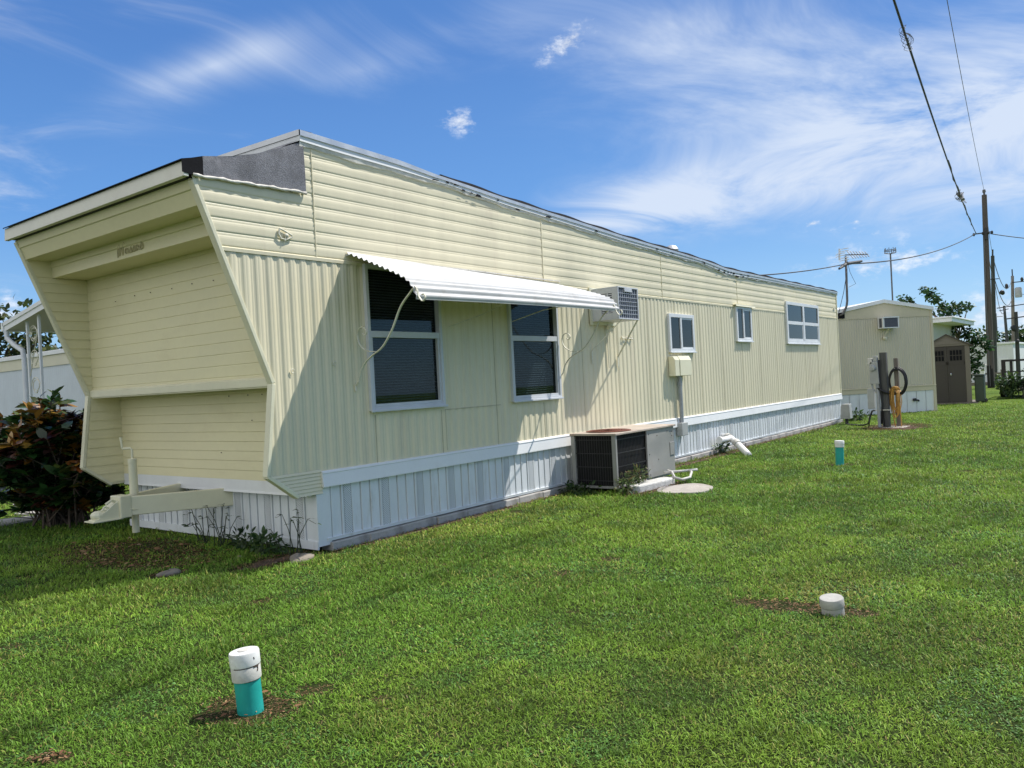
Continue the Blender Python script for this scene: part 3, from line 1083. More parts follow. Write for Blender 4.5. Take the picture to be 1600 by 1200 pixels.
window(.655, 1.835, 1.375, 2.965, .044, True, 'hung', M['winframe'])
window(3.165, 4.315, 1.352, 2.965, .044, True, 'hung', M['winframe'])
window(7.86, 8.90, 2.0, 2.70, .066, False, 'slide', M['winwhite'])
w4 = window(11.02, 11.88, 2.225, 2.985, .066, False, 'slide', M['winwhite'])
dc = MB()
dc.box(10.93, 12.02, -.085, -.015, 2.990, 3.005)
dc.quad((10.93, -.085, 2.990), (12.02, -.085, 2.990), (12.02, -.092, 2.965), (10.93, -.092, 2.965))
dc.build('drip_cap', M['cream_trim'], w4)
w5 = window(14.19, 16.75, 2.20, 3.23, .078, False, 'twin', M['winwhite'])
cu = MB()
for (a, b) in ((14.30, 15.40), (15.54, 16.64)):
    for i in range(10):
        f0, f1 = i / 10, (i + 1) / 10
        h = lambda f: 3.13 - .16 - .22 * abs(2 * f - 1) ** 1.7
        cu.quad((a + (b - a) * f0, -.0245, 3.13), (a + (b - a) * f1, -.0245, 3.13), (a + (b - a) * f1, -.0245, h(f1)), (a + (b - a) * f0, -.0245, h(f0)))
cu.build('valance', M['curtain'], w5)

# -- awning with its scroll brackets
aw_prof = [(-.012, 3.065), (-.25, 2.968), (-.50, 2.862), (-.72, 2.765), (-.86, 2.690), (-.93, 2.625), (-.975, 2.54), (-.995, 2.478)]
seg = [0]
for (a, b), (c, d) in zip(aw_prof[:-1], aw_prof[1:]): seg.append(seg[-1] + math.hypot(c - a, d - b))
aw = MB()
S_ = np.linspace(0, seg[-1], 150)
py = np.interp(S_, seg, [q[0] for q in aw_prof])
pz = np.interp(S_, seg, [q[1] for q in aw_prof])
ty, tz = np.gradient(py), np.gradient(pz)
ln = np.hypot(ty, tz)
ny, nz = tz / ln, -ty / ln
if nz[10] < 0: ny, nz = -ny, -nz
rip = .0105 * np.cos(2 * PI * S_ / .082)
oy, oz = py + ny * rip, pz + nz * rip
AX0, AX1 = .445, 4.43
axs = np.linspace(AX0, AX1, 14)
sag = lambda x: .012 * math.sin((x - AX0) / (AX1 - AX0) * PI) - .012 * (x - AX0) / 4 + .05 * (x - AX0) / 4 * 1
for th in (0, 1):
    for a, b in zip(axs[:-1], axs[1:]):
        for i in range(len(S_) - 1):
            dz = -.004 * th
            k0, k1 = S_[i] / seg[-1], S_[i + 1] / seg[-1]
            da = lambda x, k: sag(x) * k - (1 - k) * .08 * (x - AX0) / 4
            q = [(a, oy[i], oz[i] + dz + da(a, k0)), (b, oy[i], oz[i] + dz + da(b, k0)), (b, oy[i + 1], oz[i + 1] + dz + da(b, k1)), (a, oy[i + 1], oz[i + 1] + dz + da(a, k1))]
            aw.quad(*q)
awo = aw.build('awning', M['awning'], home, smooth=True)
hb = MB()
hb.box(AX0 - .01, AX1 + .02, -.03, -.016, 3.03, 3.045)
hb.build('mounting_strip', M['bead'], awo)


def flat_scroll(pts, x, w=.022, t=.005):
    """flat iron strap lying along X-wide direction, swept through (y, z) points"""
    b = MB()
    # smooth the polyline (Catmull-Rom)
    P = [Vector((q[0], q[1])) for q in pts]
    out = []
    for i in range(len(P) - 1):
        p0, p1, p2, p3 = P[max(i - 1, 0)], P[i], P[i + 1], P[min(i + 2, len(P) - 1)]
        for k in range(6):
            s = k / 6
            out.append(.5 * ((2 * p1) + (p2 - p0) * s + (2 * p0 - 5 * p1 + 4 * p2 - p3) * s * s + (3 * p1 - p0 - 3 * p2 + p3) * s ** 3))
    out.append(P[-1])
    n = len(out)
    k0 = len(b.v)
    for i, q in enumerate(out):
        d = (out[min(i + 1, n - 1)] - out[max(i - 1, 0)])
        d.normalize()
        nn = Vector((-d.y, d.x)) * t
        for sx, sn in ((-1, -1), (1, -1), (1, 1), (-1, 1)):
            b.v.append((x + sx * w / 2, q.x + nn.x * sn, q.y + nn.y * sn))
    for i in range(n - 1):
        for j in range(4):
            j2 = (j + 1) % 4
            b.f.append((k0 + i * 4 + j, k0 + i * 4 + j2, k0 + (i + 1) * 4 + j2, k0 + (i + 1) * 4 + j))
    b.f.append((k0, k0 + 1, k0 + 2, k0 + 3))
    e = k0 + (n - 1) * 4
    b.f.append((e + 3, e + 2, e + 1, e))
    return b


main_s = [(-.98, 2.56), (-.955, 2.60), (-.88, 2.545), (-.74, 2.42), (-.60, 2.20), (-.45, 2.04), (-.30, 1.965), (-.19, 1.90), (-.12, 1.82), (-.085, 1.74), (-.07, 1.70)]
c_s = [(-.34, 2.0), (-.22, 2.015), (-.12, 2.08), (-.085, 2.17), (-.115, 2.25), (-.18, 2.265), (-.225, 2.22), (-.20, 2.18), (-.165, 2.20)]
t_s = [(-.985, 2.56), (-1.0, 2.50), (-1.045, 2.45), (-1.085, 2.475), (-1.075, 2.515), (-1.04, 2.51)]
for xx in (.475, 4.335):
    b = flat_scroll(main_s, xx)
    for q in (c_s, t_s):
        b2 = flat_scroll(q, xx, .020, .004)
        b.add(b2.v, b2.f)
    b.tube([(xx, -.07, 1.70), (xx, -.012, 1.66), (xx, -.012, 1.60)], .012, 6)
    b.build('scroll_bracket', M['iron'], awo)
for (x, a, b_) in ((2.35, (-.012, 2.42), (-.80, 2.66)), (3.62, (-.012, 2.52), (-.60, 2.70))):
    st = MB()
    st.tube([(x - .35, a[0], a[1] - .1), (x - .1, -.35, a[1] + .03), (x + .12, -.62, 2.60), (x + .16, b_[0], b_[1])], .006, 5)
    st.build('stay_rod', M['iron'], awo)

# -- electric box, conduit, small brackets, roof vents
eb = MB()
eb.prism([(-.02, 1.57), (-.15, 1.57), (-.15, 1.86), (-.11, 1.925), (-.02, 1.925)], 'x', 7.80, 8.42)
ebo = eb.build('meter_box', M['cream_trim'], home, bevel=.008)
dd = MB()
dd.prism([(-.150, 1.575), (-.162, 1.575), (-.162, 1.855), (-.116, 1.932), (-.105, 1.925), (-.150, 1.855)], 'x', 7.98, 8.45)
dd.build('cover', M['cream_trim'], ebo, bevel=.004)
cdt = MB()
cdt.tube([(8.12, -.07, 1.58), (8.12, -.07, .70)], .035, 10)
cdt.lathe([(.044, 1.40), (.044, 1.46)], (8.12, -.07, 0), 10)
cdo = cdt.build('conduit', M['conduit'], home, smooth='auto')
jb_ = MB()
jb_.box(7.99, 8.24, -.13, -.02, .49, .725)
jb_.build('junction_box', M['greybox'], cdo, bevel=.01)
rv = MB()
rv.lathe([(.075, 3.86), (.075, 4.02), (.13, 4.02), (.14, 4.07), (.10, 4.13), (.03, 4.16)], (9.35, .55, 0), 16)
rv.build('roof_vent', M['alu'], home, smooth='auto')
rv = MB()
rv.lathe([(.05, 3.70), (.05, 3.81), (.10, 3.81), (.10, 3.84)], (10.9, .45, 0), 12)
rv.build('roof_vent', M['alu'], home, smooth='auto')
mk = MB()
mk.tube([(6.17, -.03, 2.235), (6.52, -.03, 2.228)], .008, 5)
for q in (6.19, 6.34, 6.50): mk.tube([(q, -.012, 2.26), (q, -.035, 2.215)], .01, 5)
mk.box(18.25, 18.40, -.03, -.015, 3.20, 3.24)
mk.build('wall_cleat', M['iron'], home)
# screw heads in the front walls and the fins
sw = MB()
rr_ = random.Random(3)
for (x, y, z) in [(-.523, yy, 2.83 + rr_.uniform(-.02, .02)) for yy in (.95, 1.35, 1.75, 2.2, 2.55, 3.0)] + [(-.185, yy, 1.62) for yy in (.7, .95, 1.3)] + [(-.185, .9, 1.35), (-.185, 1.5, 1.0), (-.185, .6, 1.2)]:
    sw.box(x - .003, x + .004, y - .0045, y + .0045, z - .0045, z + .0045)
sw.build('screw_head', M['crack'], home)

# ------------------------------------------------------------------ objects against the home
# window air conditioner on its two struts
AX, AY, AZ = 5.28, -.50, 2.475
ac = empty('window_air_conditioner', (5.6, 0, 2.47), 'grey window air conditioner jutting from the siding past the white awning', 'air conditioner')
b = MB()
b.box(AX, AX + .63, AY, -.02, AZ, AZ + .02)
b.box(AX, AX + .63, AY, -.02, AZ + .475, AZ + .495)
for x in (AX, AX + .605): b.box(x, x + .025, AY, AY + .03, AZ + .02, AZ + .475)
b.box(AX, AX + .02, -.20, -.02, AZ + .02, AZ + .475)
b.box(AX + .61, AX + .63, AY + .03, -.02, AZ + .02, AZ + .475)
b.box(AX, AX + .02, AY + .03, AY + .11, AZ + .02, AZ + .475)
b.box(AX, AX + .02, AY + .11, -.20, AZ + .02, AZ + .10)
b.box(AX, AX + .02, AY + .11, -.20, AZ + .40, AZ + .475)
b.box(AX, AX + .02, -.325, -.30, AZ + .10, AZ + .40)
b.box(AX + .20, AX + .43, AY - .004, AY + .02, AZ + .42, AZ + .475)
ho = b.build('housing', M['acframe'], ac, bevel=.004)
b = MB()
b.box(AX + .025, AX + .605, AY + .02, AY + .05, AZ + .02, AZ + .475)
b.box(AX + .012, AX + .04, AY + .05, -.05, AZ + .03, AZ + .465)
b.build('condenser_fins', M['fins'], ac)
b = MB()
for i in range(1, 7): b.box(AX + .03, AX + .60, AY + .006, AY + .012, AZ + .02 + i * .062, AZ + .026 + i * .062)
for i in range(1, 9): b.box(AX + .025 + i * .064, AX + .031 + i * .064, AY + .0125, AY + .018, AZ + .02, AZ + .46)
b.build('front_grid', M['acgrid'], ac)
b = MB()
for i in range(9):
    z = AZ + .11 + i * .033
    b.quad((AX + .004, -.385, z), (AX + .004, -.205, z), (AX + .016, -.205, z + .024), (AX + .016, -.385, z + .024))
b.build('side_louvre', M['acframe'], ac)
b = MB()
b.box(AX - .06, AX + .70, -.040, -.018, AZ - .05, AZ + .52)
b.build('mounting_board', M['cream_trim'], ac)
for (a, c, e) in (((AX + .12, AY + .02, AZ), (AX - .06, -.03, 2.03), (AX - .06, -.03, 1.83)), ((AX + .60, AY + .02, AZ), (AX + .72, -.03, 1.93), (AX + .72, -.03, 1.76))):
    b = MB()
    b.bar(a, c, .028, .010)
    b.bar(c, e, .028, .010, (0, 1, 0))
    b.build('strut', M['iron'], ac)
b = MB()
b.blob((AX + .42, -.05, AZ - .07), (.03, .03, .035), 2)
b.tube([(AX + .42, -.03, AZ - .03), (AX + .43, -.03, 1.76)], .007, 5)
b.build('drain_fitting', M['iron'], ac)

# big condenser unit on the grass
cu_ = empty('condenser_unit', (5.25, -.5, 0), 'large boxy outdoor condenser with black grilles and rusted fan opening against the skirting', 'condenser unit')
X0, X1, Y0, Y1, Z0, Z1 = 4.36, 6.18, -.86, -.13, .06, .83
b = MB()
b.box(X0 + .012, X1 - .01, Y0 + .02, Y1, Z0, Z0 + .03)
for (x, y) in ((X0, Y0), (X0, Y1 - .06)): b.box(x, x + .045, y, y + .065, Z0, Z1 - .03)
b.box(X0, X0 + .02, Y0 + .065, Y1 - .06, Z0, Z0 + .035)
b.box(X0 + .02, X1, Y1 - .03, Y1 - .005, Z0 + .03, Z1 - .03)
b.build('frame', M['acgrey'], cu_, bevel=.006)
b = MB()
b.box(5.28, 6.00, Y0 + .004, Y0 + .03, Z0 + .03, Z1 - .03)
b.build('access_panel', M['acgrey'], cu_, bevel=.004)
b = MB()
b.box(6.005, X1, Y0 + .012, Y0 + .035, Z0 + .03, Z1 - .03)
b.box(X1 - .02, X1, Y0 + .036, Y1 - .035, Z0 + .03, Z1 - .03)
b.box(6.02, 6.165, Y0 + .002, Y0 + .012, .36, .56)
b.build('end_panel', M['acgrey'], cu_, bevel=.004)
b = MB()
b.box(X0 - .02, X1 + .02, Y0 - .02, Y1 + .01, Z1 - .03, Z1)
tp = b.build('top_panel', M['actan'], cu_, bevel=.006)
b = MB()
for r_ in (.05, .09, .13, .17, .21, .25, .29):
    b.tube([(4.80 + r_ * math.cos(t), -.50 + r_ * math.sin(t), Z1 + .012 + .018 * (1 - r_ / .3)) for t in np.linspace(0, 2 * PI, 33)], .006, 5, False)
for k in range(8):
    t = k * PI / 4
    b.tube([(4.80, -.50, Z1 + .032), (4.80 + .30 * math.cos(t), -.50 + .30 * math.sin(t), Z1 + .010)], .006, 5)
b.lathe([(.30, Z1 + .001), (.325, Z1 + .006), (.325, Z1 + .012), (.30, Z1 + .014)], (4.80, -.50, 0), 32)
b.build('fan_guard', M['rust'], tp)
b = MB()
b.box(X0 + .055, 5.27, Y0 + .05, Y0 + .08, Z0 + .03, Z1 - .03)
b.box(X0 + .05, X0 + .08, Y0 + .08, Y1 - .04, Z0 + .035, Z1 - .03)
b.build('coil', M['coil'], cu_)
b = MB()
for i in range(22): b.box(X0 + .075 + i * .0415, X0 + .081 + i * .0415, Y0 + .026, Y0 + .032, Z0 + .03, Z1 - .03)
for k in range(4): b.box(X0 + .045, 5.28, Y0 + .020, Y0 + .0255, Z0 + .10 + k * .19, Z0 + .112 + k * .19)
for i in range(15): b.box(X0 + .024, X0 + .029, Y0 + .075 + i * .0405, Y0 + .080 + i * .0405, Z0 + .035, Z1 - .03)
for k in range(4): b.box(X0 + .018, X0 + .0235, Y0 + .065, Y1 - .06, Z0 + .10 + k * .19, Z0 + .110 + k * .19)
b.build('coil_guard', mat('guard_wire', (.030, .027, .028), .5, .2, 10), cu_)
b = MB()
for (x, z) in ((5.34, .74), (5.34, .44), (5.34, .14), (5.62, .34), (5.60, .70), (5.94, .74), (5.94, .14), (6.09, .72), (6.09, .66)):
    b.box(x - .006, x + .006, Y0 - .002, Y0 + .005, z - .006, z + .006)
b.build('screw_head', M['crack'], cu_)

b = MB()
b.add(*(lambda q: (q.v, q.f))(MB().prism([(4.42, -1.02), (4.50, -1.12), (4.72, -1.15), (5.30, -1.20), (5.52, -1.16), (5.50, -.98), (5.0, -.93), (4.5, -.92)], 'z', -.02, .10)))
o = b.build('footing_block', M['whitecon'], None, bevel=.02, off=(5.0, -1.05, 0))
tag(o, 'rough whitewashed concrete block at the foot of the condenser', 'concrete block')
b = MB()
cpts = []
for i in range(22):
    t = 2 * PI * i / 22
    q = 1 + .06 * math.sin(3 * t + 1) + .04 * math.sin(5 * t)
    cpts.append((4.93 + .46 * q * math.cos(t) * 1.02, -1.60 + .36 * q * math.sin(t)))
b.prism(cpts, 'z', -.02, .028)
tag(b.build('concrete_slab', M['palecon'], None, bevel=.008, off=(4.93, -1.60, 0)), 'pale round concrete slab lying in the grass before the condenser', 'slab')
b = MB()
b.tube([(5.62, -1.0, .17), (5.50, -1.12, .17), (5.42, -1.20, .10), (5.45, -1.30, .07), (5.60, -1.36, .085), (5.72, -1.33, .15), (5.76, -1.28, .165)], .020, 8)
b.tube([(5.45, -1.02, .165), (5.70, -1.22, .165), (5.92, -1.33, .16)], .019, 8)
tag(b.build('condensate_pipe', M['pvc_old'], None, smooth=True, off=(5.6, -1.2, .0)), 'thin white condensate pipe bent in a trap beside the condenser', 'pipe')
b = MB()
b.prism([(6.35, -.16), (7.15, -.16), (7.2, -.02), (6.9, .0), (6.34, .0)], 'z', .0, .085)
tag(b.build('paving_block', M['whitecon'], None, bevel=.012, off=(6.7, -.08, 0)), 'chipped whitish block lying against the skirting right of the condenser', 'concrete block')

# white drain elbow by the skirting
dr = empty('drain_pipe', (9.6, -.4, 0), 'fat white plastic drain elbow coming out under the skirting', 'drain pipe')
b = MB()
b.tube([(10.1, .02, .30), (10.0, -.12, .31), (9.86, -.26, .29), (9.62, -.52, .17), (9.42, -.74, .045), (9.36, -.80, .01)], .062, 12)
b.build('outlet', M['pvc'], dr, smooth=True)
b = MB()
b.tube([(9.86, -.26, .285), (9.66, -.22, .28), (9.48, -.20, .285)], .058, 12)
b.tube([(9.50, -.20, .285), (9.44, -.195, .286)], .070, 12)
b.build('branch', M['pvc'], dr, smooth='auto')
b = MB()
b.tube([(9.97, -.14, .31), (9.90, -.215, .30)], .075, 12)
b.tube([(9.72, -.42, .225), (9.65, -.49, .19)], .074, 12)
b.build('coupling', M['pvc_old'], dr, smooth='auto')

# concrete kerb blocks under the skirting
kx = 0.0
kb = None
k = 0
while kx < XB - .3:
    if kb is None:
        b = MB()
        b.box(.004, .526, -.055, .13, -.03, .088)
        kb = b.build('kerb_block', M['concrete'], None, bevel=.012, off=(0, 0, 0))
        tag(kb, 'grey concrete kerb block in the row under the long white skirting', 'kerb block', 'concrete kerb blocks under the long skirting')
        o = kb
    else:
        o = kb.copy()
        COL.objects.link(o)
    rr_ = random.Random(k)
    o.location = (kx + (.03 if k == 0 else 0), rr_.uniform(-.012, .010), rr_.uniform(-.008, .0))
    o.rotation_euler = (rr_.uniform(-.02, .02), rr_.uniform(-.008, .008), rr_.uniform(-.015, .015))
    kx += .53
    k += 1

# sewer cleanouts
TEALB = Matrix.Rotation(math.radians(5), 3, Vector((.5, -.6, 0)))
co = empty('cleanout_pipe', (-2.872, -2.872, 0), 'teal cleanout pipe with stained white cap in the near lawn', 'cleanout pipe')
c0 = (-2.872, -2.872, 0)
T1_ = Matrix.Rotation(math.radians(-4), 3, Vector((.79, .61, 0)))
b = MB()
b.lathe([(.0755, -.05), (.0755, .20)], c0, 32, T1_)
b.build('pipe', M['teal'], co, smooth='auto')
b = MB()
b.lathe([(.0835, .178), (.0845, .182), (.0845, .245), (.082, .249)], c0, 32, T1_)
b.build('collar', M['pvc_old'], co, smooth='auto')
b = MB()
b.lathe([(.0815, .247), (.0805, .252), (.0865, .254), (.0875, .258), (.0875, .318), (.084, .326), (.06, .328), (.02, .329)], c0, 32, T1_)
cpo = b.build('cap', M['pvc'], co, smooth='auto')
b = MB()
q = T1_ @ Vector((0, 0, .329))
b.lathe([(.035, .326), (.033, .334), (.012, .335)], c0, 20, T1_)
b.build('cap_boss', M['pvc_old'], cpo, smooth='auto')
b = MB()


def mudstreak(mb, c, r, seq, w, T):
    """thin raised crack on a round wall: seq = (angle, z) points"""
    for (a0, z0), (a1, z1) in zip(seq[:-1], seq[1:]):
        n = 4
        for i in range(n):
            f0, f1 = i / n, (i + 1) / n
            P = []
            for f in (f0, f1):
                a = a0 + (a1 - a0) * f
                z = z0 + (z1 - z0) * f
                P.append(Vector((r * math.cos(a), r * math.sin(a), z)))
            P = [Vector(c) + T @ p for p in P]
            mb.bar(P[0], P[1], w, w)


A0 = math.atan2(-6.4776 + 2.872, -5.2517 + 2.872)
mudstreak(b, c0, .0835, [(A0 - .9, .2505), (A0 - .1, .2505), (A0 + .5, .251), (A0 + 1.3, .251)], .0035, T1_)
mudstreak(b, c0, .0868, [(A0 + .62, .300), (A0 + .66, .288)], .005, T1_)
mudstreak(b, c0, .0843, [(A0 + .80, .249), (A0 + .92, .240), (A0 + .88, .228), (A0 + .82, .221)], .006, T1_)
mudstreak(b, c0, .0843, [(A0 + .55, .2485), (A0 + .98, .2465)], .006, T1_)
mudstreak(b, c0, .0795, [(A0 - .2, .179), (A0 + .3, .178), (A0 + .9, .179)], .006, T1_)
b.build('mud_crack', M['crack'], co)
co.scale = (.86, .86, .95)

c2_ = (8.164, -2.765, 0)
co = empty('cleanout_pipe', c2_, 'slim teal cleanout pipe with clean white cap farther out on the lawn', 'cleanout pipe')
T2_ = Matrix.Rotation(math.radians(2), 3, Vector((.79, .61, 0)))
b = MB()
b.lathe([(.064, -.05), (.064, .31)], c2_, 24, T2_)
b.build('pipe', M['teal'], co, smooth='auto')
b = MB()
b.lathe([(.071, .295), (.071, .345), (.074, .347), (.074, .392), (.070, .398), (.03, .399)], c2_, 24, T2_)
b.build('cap', M['pvc'], co, smooth='auto')

c3_ = (.075, -4.915, 0)
co = empty('cleanout_pipe', c3_, 'short grey-white cleanout stub tilted in a bare patch of lawn', 'cleanout pipe')
T3_ = Matrix.Rotation(math.radians(-6), 3, Vector((.79, .61, 0))) @ Matrix.Rotation(math.radians(5), 3, Vector((.61, -.79, 0)))
b = MB()
b.lathe([(.070, -.05), (.070, .052)], c3_, 28, T3_)
M['stub'] = mat('dirty_grey_pvc', (.43, .42, .385), .65, .12, 10, .2, 70, dirt=(.22, .18, .13), dscale=9, damt=.7)
b.build('pipe', M['stub'], co, smooth='auto')
b = MB()
b.lathe([(.068, .050), (.074, .056), (.075, .060), (.075, .105), (.071, .111), (.03, .112)], c3_, 28, T3_)
b.build('cap', M['stub'], co, smooth='auto')

# small grey utility pedestal at the rear corner
pd = empty('utility_pedestal', (17.4, -.43, 0), 'small grey utility pedestal beside the far skirting corner', 'utility pedestal')
b = MB()
b.prism([(-.56, .16), (-.30, .16), (-.32, .50), (-.36, .56), (-.54, .56)], 'x', 17.35, 17.60)
b.build('housing', M['greybox'], pd, bevel=.012)
b = MB()
b.box(17.44, 17.50, -.47, -.40, -.05, .165)
b.build('stake', M['darkpole'], pd)

# power posts with meter, hoses
pp = empty('power_post', (16.35, -1.66, 0), 'dark square timber post carrying an electric meter and boxes', 'power post')
b = MB()
b.prism([(16.28, -1.76), (16.44, -1.76), (16.44, -1.60), (16.28, -1.60)], 'z', -.05, 1.88)
b.build('post', M['postwood'], pp, bevel=.01)
b = MB()
b.prism([(-1.59, 1.10), (-1.37, 1.10), (-1.37, 1.60), (-1.40, 1.66), (-1.57, 1.66)], 'x', 16.20, 16.36)
b.box(16.22, 16.36, -1.56, -1.46, 1.66, 1.80)
bo = b.build('meter_box', M['greybox'], pp, bevel=.01)
b = MB()
T = Matrix.Rotation(math.radians(-90), 3, 'Y')
b.lathe([(.075, 0), (.075, .07), (.06, .10), (.02, .11)], (16.20, -1.46, 1.50), 16, T)
b.build('meter', M['greybox'], bo, smooth='auto')
b = MB()
b.box(16.20, 16.34, -1.44, -1.34, 1.60, 1.75)
b.build('breaker_box', M['pvc_old'], pp, bevel=.01)
b = MB()
b.tube([(16.27, -1.535, 1.12), (16.27, -1.535, .0)], .045, 10)
b.tube([(16.27, -1.40, 1.10), (16.27, -1.42, .98), (16.27, -1.50, .90)], .02, 8)
b.build('conduit', M['conduit'], pp, smooth='auto')
b = MB()
b.box(16.22, 16.36, -1.45, -1.29, .48, .98)
b.build('lower_box', M['greybox'], pp, bevel=.01)
b = MB()
b.box(16.24, 16.27, -1.80, -1.40, .430, .455)
b.build('strap', M['pvc_old'], pp)
b = MB()
b.tube([(16.25, -1.60, 1.70), (16.25, -1.59, 1.3), (16.25, -1.60, 1.0), (16.25, -1.62, .6), (16.25, -1.59, .1)], .022, 6)
b.tube([(16.25, -1.52, 1.0), (16.24, -1.62, .93), (16.24, -1.72, .88), (16.3, -1.78, .84)], .028, 6)
b.tube([(16.25, -1.63, .98), (16.25, -1.63, .5), (16.25, -1.655, .02)], .012, 5)
b.build('cable', M['rubber'], pp, smooth=True)
b = MB()
b.tube([(16.24, -1.45, .44), (16.24, -1.38, .42), (16.26, -1.33, .30), (16.32, -1.26, .10), (16.5, -1.1, .05), (16.8, -.85, .03), (17.2, -.55, .02), (17.4, -.45, .05)], .022, 6)
b.tube([(16.26, -1.34, .32), (16.26, -1.30, .16), (16.24, -1.28, .0)], .014, 6)
tag(b.build('power_cable', M['rubber'], None, smooth=True, off=(16.6, -1.0, 0)), 'thick black cable drooping from the meter post to the grey pedestal', 'cable')

hp_ = empty('hose_post', (16.6, -1.90, 0), 'thin weathered grey wooden post beside the dark meter post', 'post')
b = MB()
b.prism([(16.56, -1.965), (16.66, -1.965), (16.66, -1.865), (16.56, -1.865)], 'z', -.05, 1.72)
b.build('post', M['wood'], hp_, bevel=.006)
b = MB()
b.tube([(16.56, -1.90, 1.44), (16.47, -1.90, 1.46)], .012, 6)
b.tube([(16.56, -1.95, 1.45), (16.47, -1.99, 1.47)], .012, 6)
b.build('hook', M['iron'], hp_)


def coil(b, c, ry, rz, n, r, yoff=0, seed=0, squash=None):
    rr = random.Random(seed)
    for k in range(n):
        pts = []
        e = rr.uniform(-.02, .02)
        x0 = c[0] - .02 - .012 * k + rr.uniform(-.006, .006)
        for t in np.linspace(0, 2 * PI, 29):
            yy = c[1] + (ry + e + rr.uniform(-.004, .004)) * math.sin(t)
            zz = c[2] + (rz + e * 1.4) * math.cos(t)
            if squash and zz > c[2]: yy = c[1] + (yy - c[1]) * squash
            pts.append((x0, yy, zz))
        b.tube(pts, r, 6, False)


b = MB()
coil(b, (16.53, -1.955, 1.135), .195, .325, 5, .016, seed=2)
tag(b.build('garden_hose', M['rubber'], None, smooth=True, off=(16.5, -1.95, 1.1)), 'black rubber hose coiled and hung on the thin wooden post', 'hose')
b = MB()
for k in range(11):
    rr = random.Random(k)
    y = -1.895 + rr.uniform(-.035, .035)
    wl, wr = rr.uniform(.05, .135), rr.uniform(.05, .125)
    x0 = 16.50 - .010 * k
    zt, zb_ = 1.02 - rr.uniform(0, .05), rr.uniform(.22, .46)
    zm = rr.uniform(.62, .72)
    b.tube([(x0, y - wr * .75, zt - .09), (x0, y - wr * .4, zt - .015), (x0 - .006, y, zt), (x0, y + wl * .5, zt - .03), (x0 - .01, y + wl * .9, zt - .16), (x0 - .012, y + wl, zm), (x0 - .01, y + wl * .55, zb_ + .10), (x0, y + rr.uniform(-.02, .02), zb_),
            (x0, y - wr * .6, zb_ + .09), (x0 - .012, y - wr, zm - .04), (x0, y - wr * .75, zt - .09)], .0115, 6)
b.tube([(16.40, -1.96, .8), (16.39, -2.0, .5), (16.41, -2.01, .12), (16.45, -2.0, .01)], .0115, 6)
b.tube([(16.40, -1.86, .5), (16.40, -1.84, .25), (16.42, -1.87, .01)], .0115, 6)
tag(b.build('garden_hose', M['yellowhose'], None, smooth=True, off=(16.43, -1.9, .0)), 'yellow hose bundled in long loops low on the thin wooden post', 'hose')
b = MB()
b.box(16.05, 16.70, -2.15, -1.62, -.02, .012)
tag(b.build('concrete_slab', M['palecon'], None, bevel=.006, off=(16.3, -1.9, 0)), 'low pale concrete footing under the meter posts', 'slab')

# stones
for i, (x, y, r, lab) in enumerate(((-1.37, .58, .085, 'flat tan stone half sunk in the grass at the shadow edge'), (-.42, -.10, .11, 'angular grey stone just in front of the skirting corner'),
                                    (-.62, .62, .035, 'tiny pale pebble in the shaded grass near the skirting'), (-2.4, 2.2, .03, 'tiny white pebble in the shaded lawn on the left'))):
    b = MB()
    b.blob((x, y, r * .12), (r * 1.3, r * .8, r * .45), 60 + i, .3, 12, 8)
    tag(b.build('stone', M['stone'], None, smooth=True, off=(x, y, 0)), lab, 'stone')

# ------------------------------------------------------------------ second mobile home, turned, behind the first
C2 = Vector((23.32, -1.62, 0))
ax2 = Vector((.70, .714, 0)).normalized()
u2_ = Vector((-ax2.y, ax2.x, 0))


def q2(s, n, z): return tuple(C2 + u2_ * s + ax2 * n + Vector((0, 0, z)))


h2 = empty('mobile_home', tuple(C2), 'smaller cream mobile home with white roof edge standing beyond the long one', 'mobile home')
W2, L2, E2, R2 = 3.28, 11.0, 3.30, 3.58


def obox(b, s0, s1, n0, n1, z0, z1):
    vs = [q2(s, n, z) for z in (z0, z1) for n in (n0, n1) for s in (s0, s1)]
    b.add(vs, [(0, 2, 3, 1), (4, 5, 7, 6), (0, 1, 5, 4), (2, 6, 7, 3), (0, 4, 6, 2), (1, 3, 7, 5)])


b = MB()
n = 82
for i in range(n):
    s0, s1 = W2 * i / n, W2 * (i + 1) / n
    o0, o1, o2 = 0, (-.010 if i % 2 else .002), 0
    sm = (s0 + s1) / 2
    for (sa, oa, sb, ob) in ((s0, 0, sm, o1), (sm, o1, s1, 0)):
        b.quad(q2(sa, oa, .68), q2(sb, ob, .68), q2(sb, ob, 3.06), q2(sa, oa, 3.06))
obox(b, 0, .04, .012, L2, .68, E2)
obox(b, W2 - .04, W2, .012, L2, .68, E2)
obox(b, .04, W2 - .04, L2 - .04, L2, .68, E2)
obox(b, .05, W2 - .05, .05, L2 - .05, .60, .68)
b.build('wall', M['t2_wall'], h2)
b = MB()
roofz = lambda s: E2 + (R2 - E2) * (1 - abs(s / W2 * 2 - 1))
for i in range(12):
    s0, s1 = W2 * i / 12, W2 * (i + 1) / 12
    b.quad(q2(s0, -.012, 3.06), q2(s1, -.012, 3.06), q2(s1, -.012, roofz(s1)), q2(s0, -.012, roofz(s0)))
b.build('gable_panel', M['t2_cream'], h2)
b = MB()
b.quad(q2(0, -.018, 3.04), q2(W2, -.018, 3.04), q2(W2, -.018, 3.075), q2(0, -.018, 3.075))
b.build('seam_cover', M['t2_cream'], h2)
b = MB()
b.quad(q2(0, -.020, .68), q2(W2, -.020, .68), q2(W2, -.02, .86), q2(0, -.02, .86))
b.build('base_panel', M['t2_cream'], h2)
b = MB()
b.quad(q2(-.03, -.04, .845), q2(W2, -.04, .845), q2(W2, -.04, .82), q2(-.03, -.04, .82))
